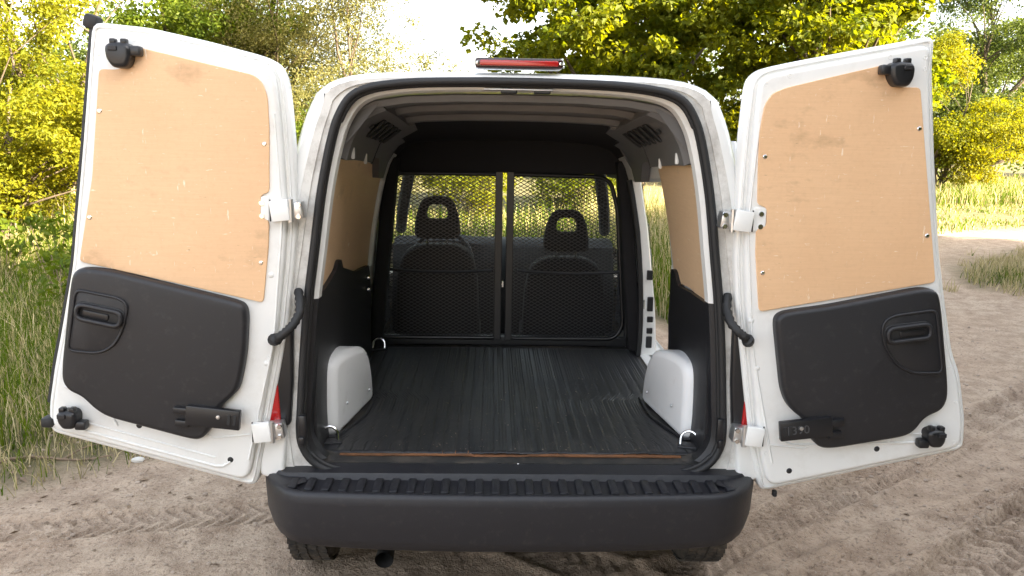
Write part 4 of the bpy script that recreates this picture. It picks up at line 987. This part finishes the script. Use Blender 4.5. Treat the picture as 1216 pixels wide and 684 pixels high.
# right: big maple over the van roof, further trees
make_tree('maple_tree', 'large dark green maple with spreading limbs above the right half of the van roof', 'tree', (2.7, 14.2, 0), 9.5, lobes_of(rg, 26, 2.7, 2.6, 8.6, 1.2)+[(-2.3, -.4, 3.4, .8, .8), (-2.6, 0, 4.4, .9, .8)], 470, 130, .125, LM['maple'], (.26, .52), .20, 40, 'sunlit trees and bushes around the track', aspect=.8)
make_tree('maple_tree', 'green maple with sunlit yellowish leaves behind the top of the right rear door', 'tree', (6.2, 13.4, 0), 8.0, lobes_of(rg, 20, 2.1, 1.6, 7.4, 1.05), 400, 130, .115, LM['maple'], (.26, .5), .17, 41, 'sunlit trees and bushes around the track', aspect=.8)
make_tree('leafy_tree', 'bright bushy tree beside the path right of the right rear door', 'tree', (13.2, 21.8, 0), 4.6, lobes_of(rg, 14, 1.7, .7, 4.2, .85), 320, 120, .085, LM['locust'], (.24, .5), .10, 42, 'sunlit trees and bushes around the track', stems=3)
make_tree('leafy_tree', 'tall light green tree at the right edge beyond the sunlit grass', 'tree', (17.8, 27.5, 0), 9.0, lobes_of(rg, 22, 2.9, 1.6, 8.4, 1.3), 520, 110, .11, LM['far'], (.4, .7), .17, 43, 'sunlit trees and bushes around the track')
make_tree('leafy_tree', 'dark green tree behind the bright bush right of the right rear door', 'tree', (11.6, 25.5, 0), 7.0, lobes_of(rg, 16, 2.1, 1.2, 6.2, 1.1), 360, 85, .10, LM['bush'], (.4, .7), .15, 44, 'sunlit trees and bushes around the track')
# woodland masses: far behind, and the tree row behind the camera that shades the van
def woodland(name, label, boxes, per_m3, leaf, m, seed, var=.5):
    rng = np.random.default_rng(seed); cs = []
    for (x0, y0, x1, y1, w, h) in boxes:
        L = math.hypot(x1-x0, y1-y0); n = int(L*w*h*per_m3); t = rng.random(n); q = (rng.random(n)-.5)*w; z = rng.random(n)**.8; nx_, ny_ = -(y1-y0)/L, (x1-x0)/L
        top = h*(1-var*.55+var*vnoise(t*L*.35+seed, t*0+seed))
        cs.append(np.stack([x0+(x1-x0)*t+nx_*q, y0+(y1-y0)*t+ny_*q, .2+z*top], 1))
    cs = np.concatenate(cs); rs = .45+.45*rng.random(len(cs)); V, F = leaf_cloud(rng, cs, rs, 34, leaf, .7, 0, .7)
    o = link(name, fast_mesh(name, V, F, m), None); return tag(o, label, None, None, 'stuff')
woodland('woodland', 'far mass of green woodland closing the view behind the trees', [(-62, -8, -30, 24, 6, 7.5), (-30, 24, -8, 30, 5, 5.5), (-8, 30, 6, 31, 4, 3.2), (5, 30, 30, 36, 5, 6.5), (30, 36, 52, 30, 5, 8), (52, 30, 62, 2, 6, 8)], 1.1, .20, LM['far'], 51)
def shade_row():
    a = Vector((to_sun.x, to_sun.y)).normalized(); p = Vector((-a.y, a.x)); c = a*8.2      # across the line to the sun
    bx = []
    for u, h in ((-9, 6.6), (-6, 6.6), (-3, 6.6), (0, 6.6), (3, 6.4), (5.5, 5.6), (8, 4.6), (11, 4.4)):
        q = c+p*u; e = c+p*(u+3); bx.append((q.x, q.y, e.x, e.y, 3.2, h))
    return bx
SH = shade_row()
woodland('tree_row', 'dense row of trees behind the camera that shades the van', SH, 9, .30, LM['bush'], 52, .2)

# ---- grass -------------------------------------------------------------------------
def grass_mat():
    m = bpy.data.materials.new('grass_blade'); m.use_nodes = True; n = m.node_tree; l = n.links; n.nodes.clear()
    o = n.nodes.new('ShaderNodeOutputMaterial'); a = n.nodes.new('ShaderNodeAttribute'); a.attribute_name = 'tint'
    d = n.nodes.new('ShaderNodeBsdfDiffuse'); t = n.nodes.new('ShaderNodeBsdfTranslucent'); x = n.nodes.new('ShaderNodeMixShader'); x.inputs[0].default_value = .4
    l.new(a.outputs['Color'], d.inputs[0]); l.new(a.outputs['Color'], t.inputs[0]); l.new(d.outputs[0], x.inputs[1]); l.new(t.outputs[0], x.inputs[2]); l.new(x.outputs[0], o.inputs[0]); return m
GM = grass_mat()
GREEN = np.array([[.085, .135, .010], [.13, .175, .014], [.060, .105, .010]]); STRAW = np.array([[.46, .38, .20], [.34, .29, .14], [.55, .46, .28]])
def blades(name, label, rng, xy, hmin, hmax, dry, width=.005, lean=.35, seedheads=0., kind='stuff'):
    N = len(xy); h = hmin+(hmax-hmin)*rng.random(N)**1.3
    z0 = hgt(xy[:, 0], xy[:, 1])-.01; base = np.stack([xy[:, 0], xy[:, 1], z0], 1)
    az = rng.random(N)*6.283; side = np.stack([np.cos(az), np.sin(az), 0*az], 1); la = rng.random(N)*6.283; ln = lean*rng.random(N)
    ld = np.stack([np.cos(la), np.sin(la), 0*la], 1)*(ln*h)[:, None]; w = (width*(.6+.8*rng.random(N)))[:, None]*(1+xy[:, 1:2].clip(0, 30)*.03)
    up = np.array([0, 0, 1.]); H = h[:, None]
    V = [base-side*w, base+side*w, base+ld*.35+up*H*.55-side*w*.8, base+ld*.35+up*H*.55+side*w*.8, base+ld+up*H*(1-.15*ln[:, None])]
    isd = rng.random(N) < (dry if np.isscalar(dry) else dry); g = GREEN[rng.integers(0, 3, N)]*(.75+.5*rng.random((N, 1))); s = STRAW[rng.integers(0, 3, N)]*(.75+.5*rng.random((N, 1))); c = np.where(isd[:, None], s, g)
    V = np.stack(V, 1).reshape(-1, 3); C = np.repeat(c, 5, 0); k = np.arange(N)*5
    F = np.concatenate([np.stack([k, k+1, k+3], 1), np.stack([k, k+3, k+2], 1), np.stack([k+2, k+3, k+4], 1)], 0)
    if seedheads:
        q = np.nonzero(rng.random(N) < seedheads)[0]; tip = V.reshape(N, 5, 3)[q, 4]; n2 = len(q); hh = (.022+.035*rng.random(n2))[:, None]; ww = (.0016+.0020*rng.random(n2))[:, None]*(1+xy[q, 1:2].clip(0, 30)*.03)
        a2 = rng.random(n2)*6.283; sd_ = np.stack([np.cos(a2), np.sin(a2), 0*a2], 1); fw = np.stack([-np.sin(a2), np.cos(a2), 0*a2], 1)
        V2 = np.stack([tip-up*hh*.3, tip+sd_*ww+up*hh*.3, tip+fw*ww+up*hh*.3, tip-sd_*ww-fw*ww*.6+up*hh*.3, tip+up*hh], 1).reshape(-1, 3); k2 = np.arange(n2)*5+len(V)
        F2 = np.concatenate([np.stack([k2, k2+1, k2+2], 1), np.stack([k2, k2+2, k2+3], 1), np.stack([k2, k2+3, k2+1], 1), np.stack([k2+1, k2+4, k2+2], 1), np.stack([k2+2, k2+4, k2+3], 1), np.stack([k2+3, k2+4, k2+1], 1)], 0)
        V = np.concatenate([V, V2]); F = np.concatenate([F, F2]); C = np.concatenate([C, np.repeat(STRAW[rng.integers(0, 3, n2)]*1.1, 5, 0)])
    me = fast_mesh(name, V, F, GM, False, {'tint': C}); o = link(name, me, None)
    return tag(o, label, None, None, kind)
def scatter(rng, n, x0, x1, y0, y1, thr=.3, clump=1.5):
    x = x0+(x1-x0)*rng.random(n); y = y0+(y1-y0)*rng.random(n); g = grass_amt(x, y); k = (g > thr) & (rng.random(n) < np.clip(.55+fbm(x*clump, y*clump, 3)*2.2, .12, 1)*g)
    k &= ~((np.abs(x) < .95) & (y < 4.4))
    return np.stack([x[k], y[k]], 1)
r3 = np.random.default_rng(5)
blades('verge_grass', 'short mixed green and dry grass along the left edge of the dirt', r3, scatter(r3, 90000, -7, -.9, -1.5, 6, .1), .03, .15, .6, .0026, 1.0)
xy = scatter(r3, 190000, -10, -1.2, .8, 12, .75); dd = poly_sd(xy[:, 0], xy[:, 1], DIRT); xy = xy[dd > .35]
blades('tall_grass', 'tall green and straw-coloured meadow grass left of the van', r3, xy, .10, .34, .28, .0024, .9, .08)
xy = scatter(r3, 26000, -3.5, 2.2, 5.2, 12, .5); blades('meadow_grass', 'green grass on the ground ahead of the van', r3, xy, .15, .6, .35, .006, .5, .05)
xy = scatter(r3, 34000, 1.5, 4.9, 4.6, 13, .5); blades('dry_tall_grass', 'tall dry seeding grass beside the right flank of the van', r3, xy, .25, .90, np.where(xy[:, 1] > 7, .62, .35), .0035, .45, .20)
xy = scatter(r3, 130000, 6, 26, 10, 30, .5); blades('field_grass', 'sunlit yellowish grass field beyond the path on the right', r3, xy, np.where(xy[:, 1] > 19, .25, .03), np.where(xy[:, 1] > 19, .6, .13), .38, .006, .8, .06)
xy = scatter(r3, 60000, -30, -3, 9, 26, .5); blades('field_grass', 'meadow grass under the trees on the left', r3, xy[:16000], .2, .7, .5, .009, .5, .06)
# the grass clump at the right edge of the track
n = 16000; x = 5.0+4.8*r3.random(n); y = 5.4+4.8*r3.random(n); sdv = -poly_sd(x, y, TUFT)+fbm(x*2, y*2, 3)*1.2; k = sdv > .0; xy = np.stack([x[k], y[k]], 1)
o = blades('grass_clump', 'clump of dry blond grass with a few green blades at the right edge of the track', r3, xy, .04, .20, np.clip(.95-.6*np.exp(-((xy[:, 0]-6.1)**2+(xy[:, 1]-6.9)**2)/.25), 0, 1), .0035, .8, .05)
# leafy weeds along the left verge
weed_me = None
WL = ['leafy green weed standing nearest the handle of the left rear door', 'tall leafy weed half hidden behind the left rear door, second back from the dirt', 'small leafy weed closest to the edge of the dirt by the left rear door', 'largest leafy weed, in the tall grass left of the left rear door', 'farthest leafy weed at the left edge of the tall grass', 'small leafy weed low in the grass left of the left rear door']
for i, (x, y, s) in enumerate(((-3.6, 4.3, 1.0), (-3.2, 5.0, 1.2), (-2.75, 3.6, .8), (-4.4, 5.6, 1.3), (-5.3, 6.2, 1.2), (-3.9, 3.4, .8))):
    z = float(hgt(np.array([x]), np.array([y]))[0])
    w = empty('leafy_weed', (x, y, z), i*1.1, None, None)
    if weed_me is None:
        rr = np.random.default_rng(61); cs = np.stack([rr.normal(size=26)*.14, rr.normal(size=26)*.14, .08+.5*rr.random(26)], 1); V, F = leaf_cloud(rr, cs, np.full(26, .11), 14, .07, .8, .1, .5)
        weed_me = fast_mesh('foliage', V, F, LM['bush']); st_ = MB()
        for c in cs[::2]: st_.tube([(c[0]*.2, c[1]*.2, 0), tuple(c)], .003, 5)
        a = link('foliage', weed_me, None, w); b = st_.build('stem', M['twig'], w); stem_me = b.data
    else: link('foliage', weed_me, None, w); link('stem', stem_me, None, w)
    w.scale = (s, s, s); tag(w, WL[i], 'plant', 'leafy weeds on the left verge')

# ---- small things on the ground --------------------------------------------------------
def gz(x, y): return float(hgt(np.array([x], float), np.array([y], float))[0])
bm = bmesh.new(); bmesh.ops.create_icosphere(bm, subdivisions=2, radius=1)
for v in bm.verts: v.co *= 1+.25*float(fbm(np.array([v.co.x*1.7+3]), np.array([v.co.y*1.7+v.co.z]), 2)[0])*2; v.co.z *= .45; v.co.y *= .55
me = bpy.data.meshes.new('litter_scrap'); bm.to_mesh(me); bm.free()
sc = link('litter_scrap', me, M['litter']); sc.location = (-1.86, 1.36, gz(-1.86, 1.36)+.008); sc.scale = (.035, .035, .035); sc.rotation_euler = (.1, 0, .2)
tag(sc, 'small white scrap of litter on the dirt at the edge of the left verge', 'litter')
for i, (x, y, L_, rz) in enumerate(((-2.25, 1.30, .55, .25), (-1.75, 1.62, .35, -.2))):
    mb = MB(); P = [(t*L_-L_/2, .03*math.sin(t*5+i), .012+.012*math.sin(t*7+i)) for t in np.linspace(0, 1, 8)]; mb.tube(P, [.010*(1-.6*t) for t in np.linspace(0, 1, 8)], 6); mb.tube([P[4], (P[4][0]+.08, P[4][1]+.07, .03), (P[4][0]+.15, P[4][1]+.10, .035)], [.006, .004, .002], 5)
    o = mb.build('fallen_twig', M['twig'], None, True); o.location = (x, y, gz(x, y)); o.rotation_euler = (0, 0, rz)
    tag(o, ('long dry twig lying along the left verge left of the white scrap', 'short dry twig lying on the left verge right of the white scrap')[i], 'twig', 'dry twigs on the verge')
rr = np.random.default_rng(77); n = 5200; x = -3.4+8.4*rr.random(n); y = -.2+5.0*rr.random(n)**1.3; k = ~((np.abs(x) < .9) & (y > .1)); x, y = x[k], y[k]; s = .0025+.010*rr.random(len(x))**4
t = (1+5**.5)/2; ico = np.array([(-1, t, 0), (1, t, 0), (-1, -t, 0), (1, -t, 0), (0, -1, t), (0, 1, t), (0, -1, -t), (0, 1, -t), (t, 0, -1), (t, 0, 1), (-t, 0, -1), (-t, 0, 1)])/1.9
icf = np.array([(0, 11, 5), (0, 5, 1), (0, 1, 7), (0, 7, 10), (0, 10, 11), (1, 5, 9), (5, 11, 4), (11, 10, 2), (10, 7, 6), (7, 1, 8), (3, 9, 4), (3, 4, 2), (3, 2, 6), (3, 6, 8), (3, 8, 9), (4, 9, 5), (2, 4, 11), (6, 2, 10), (8, 6, 7), (9, 8, 1)])
jit = 1+.3*(rr.random((len(x), 12, 3))-.5); V = ico[None]*jit*s[:, None, None]*np.array([1.2, 1, .7])+np.stack([x, y, hgt(x, y)+s*.2], 1)[:, None]
F = (icf[None]+(np.arange(len(x))*12)[:, None, None]).reshape(-1, 3)
tag(link('gravel', fast_mesh('gravel', V.reshape(-1, 3), F, M['stone'], False), None), 'scattered small pebbles on the dirt track', None, None, 'stuff')

def flakes(name, label, rng, P, smin, smax, m, up=.004):
    N = len(P); a = rng.random(N)*6.283; sz = smin+(smax-smin)*rng.random(N)**2; t = np.stack([np.cos(a), np.sin(a), (rng.random(N)-.5)*.7], 1)*sz[:, None]; b = np.stack([-np.sin(a), np.cos(a), (rng.random(N)-.5)*.7], 1)*(sz*(.25+.35*rng.random(N)))[:, None]
    c = P+np.array([0, 0, up]); h = np.stack([0*a, 0*a, sz*.25], 1)
    V = np.stack([c-t, c+b+h, c+t, c-b+h, c-h*.6], 1).reshape(-1, 3); k = np.arange(N)*5
    F = np.concatenate([np.stack([k, k+1, k+3], 1), np.stack([k+1, k+2, k+3], 1), np.stack([k, k+4, k+1], 1), np.stack([k+1, k+4, k+2], 1), np.stack([k+2, k+4, k+3], 1), np.stack([k+3, k+4, k], 1)], 0)
    return tag(link(name, fast_mesh(name, V, F, m), None), label, None, None, 'stuff')
rr = np.random.default_rng(91); n = 2600; x = -3.2+6.6*rr.random(n); y = -.1+3.2*rr.random(n); g = np.clip(1.1-np.abs(poly_sd(x, y, DIRT))/1.1, .10, 1); k = (rr.random(n) < g) & ~((np.abs(x) < .9) & (y > .3)); x, y = x[k], y[k]
flakes('leaf_litter', 'dry leaf bits and straw scattered on the dirt and along the verge', rr, np.stack([x, y, hgt(x, y)], 1), .005, .028, M['twig'])
n = 420; x = -.52+1.04*rr.random(n); y = .13+1.4*rr.random(n)**1.8
flakes('dirt_crumbs', 'dry dirt crumbs scattered over the rubber mat', rr, np.stack([x, y, np.full(n, .5685)], 1), .0012, .0050, M['stone'], .001)
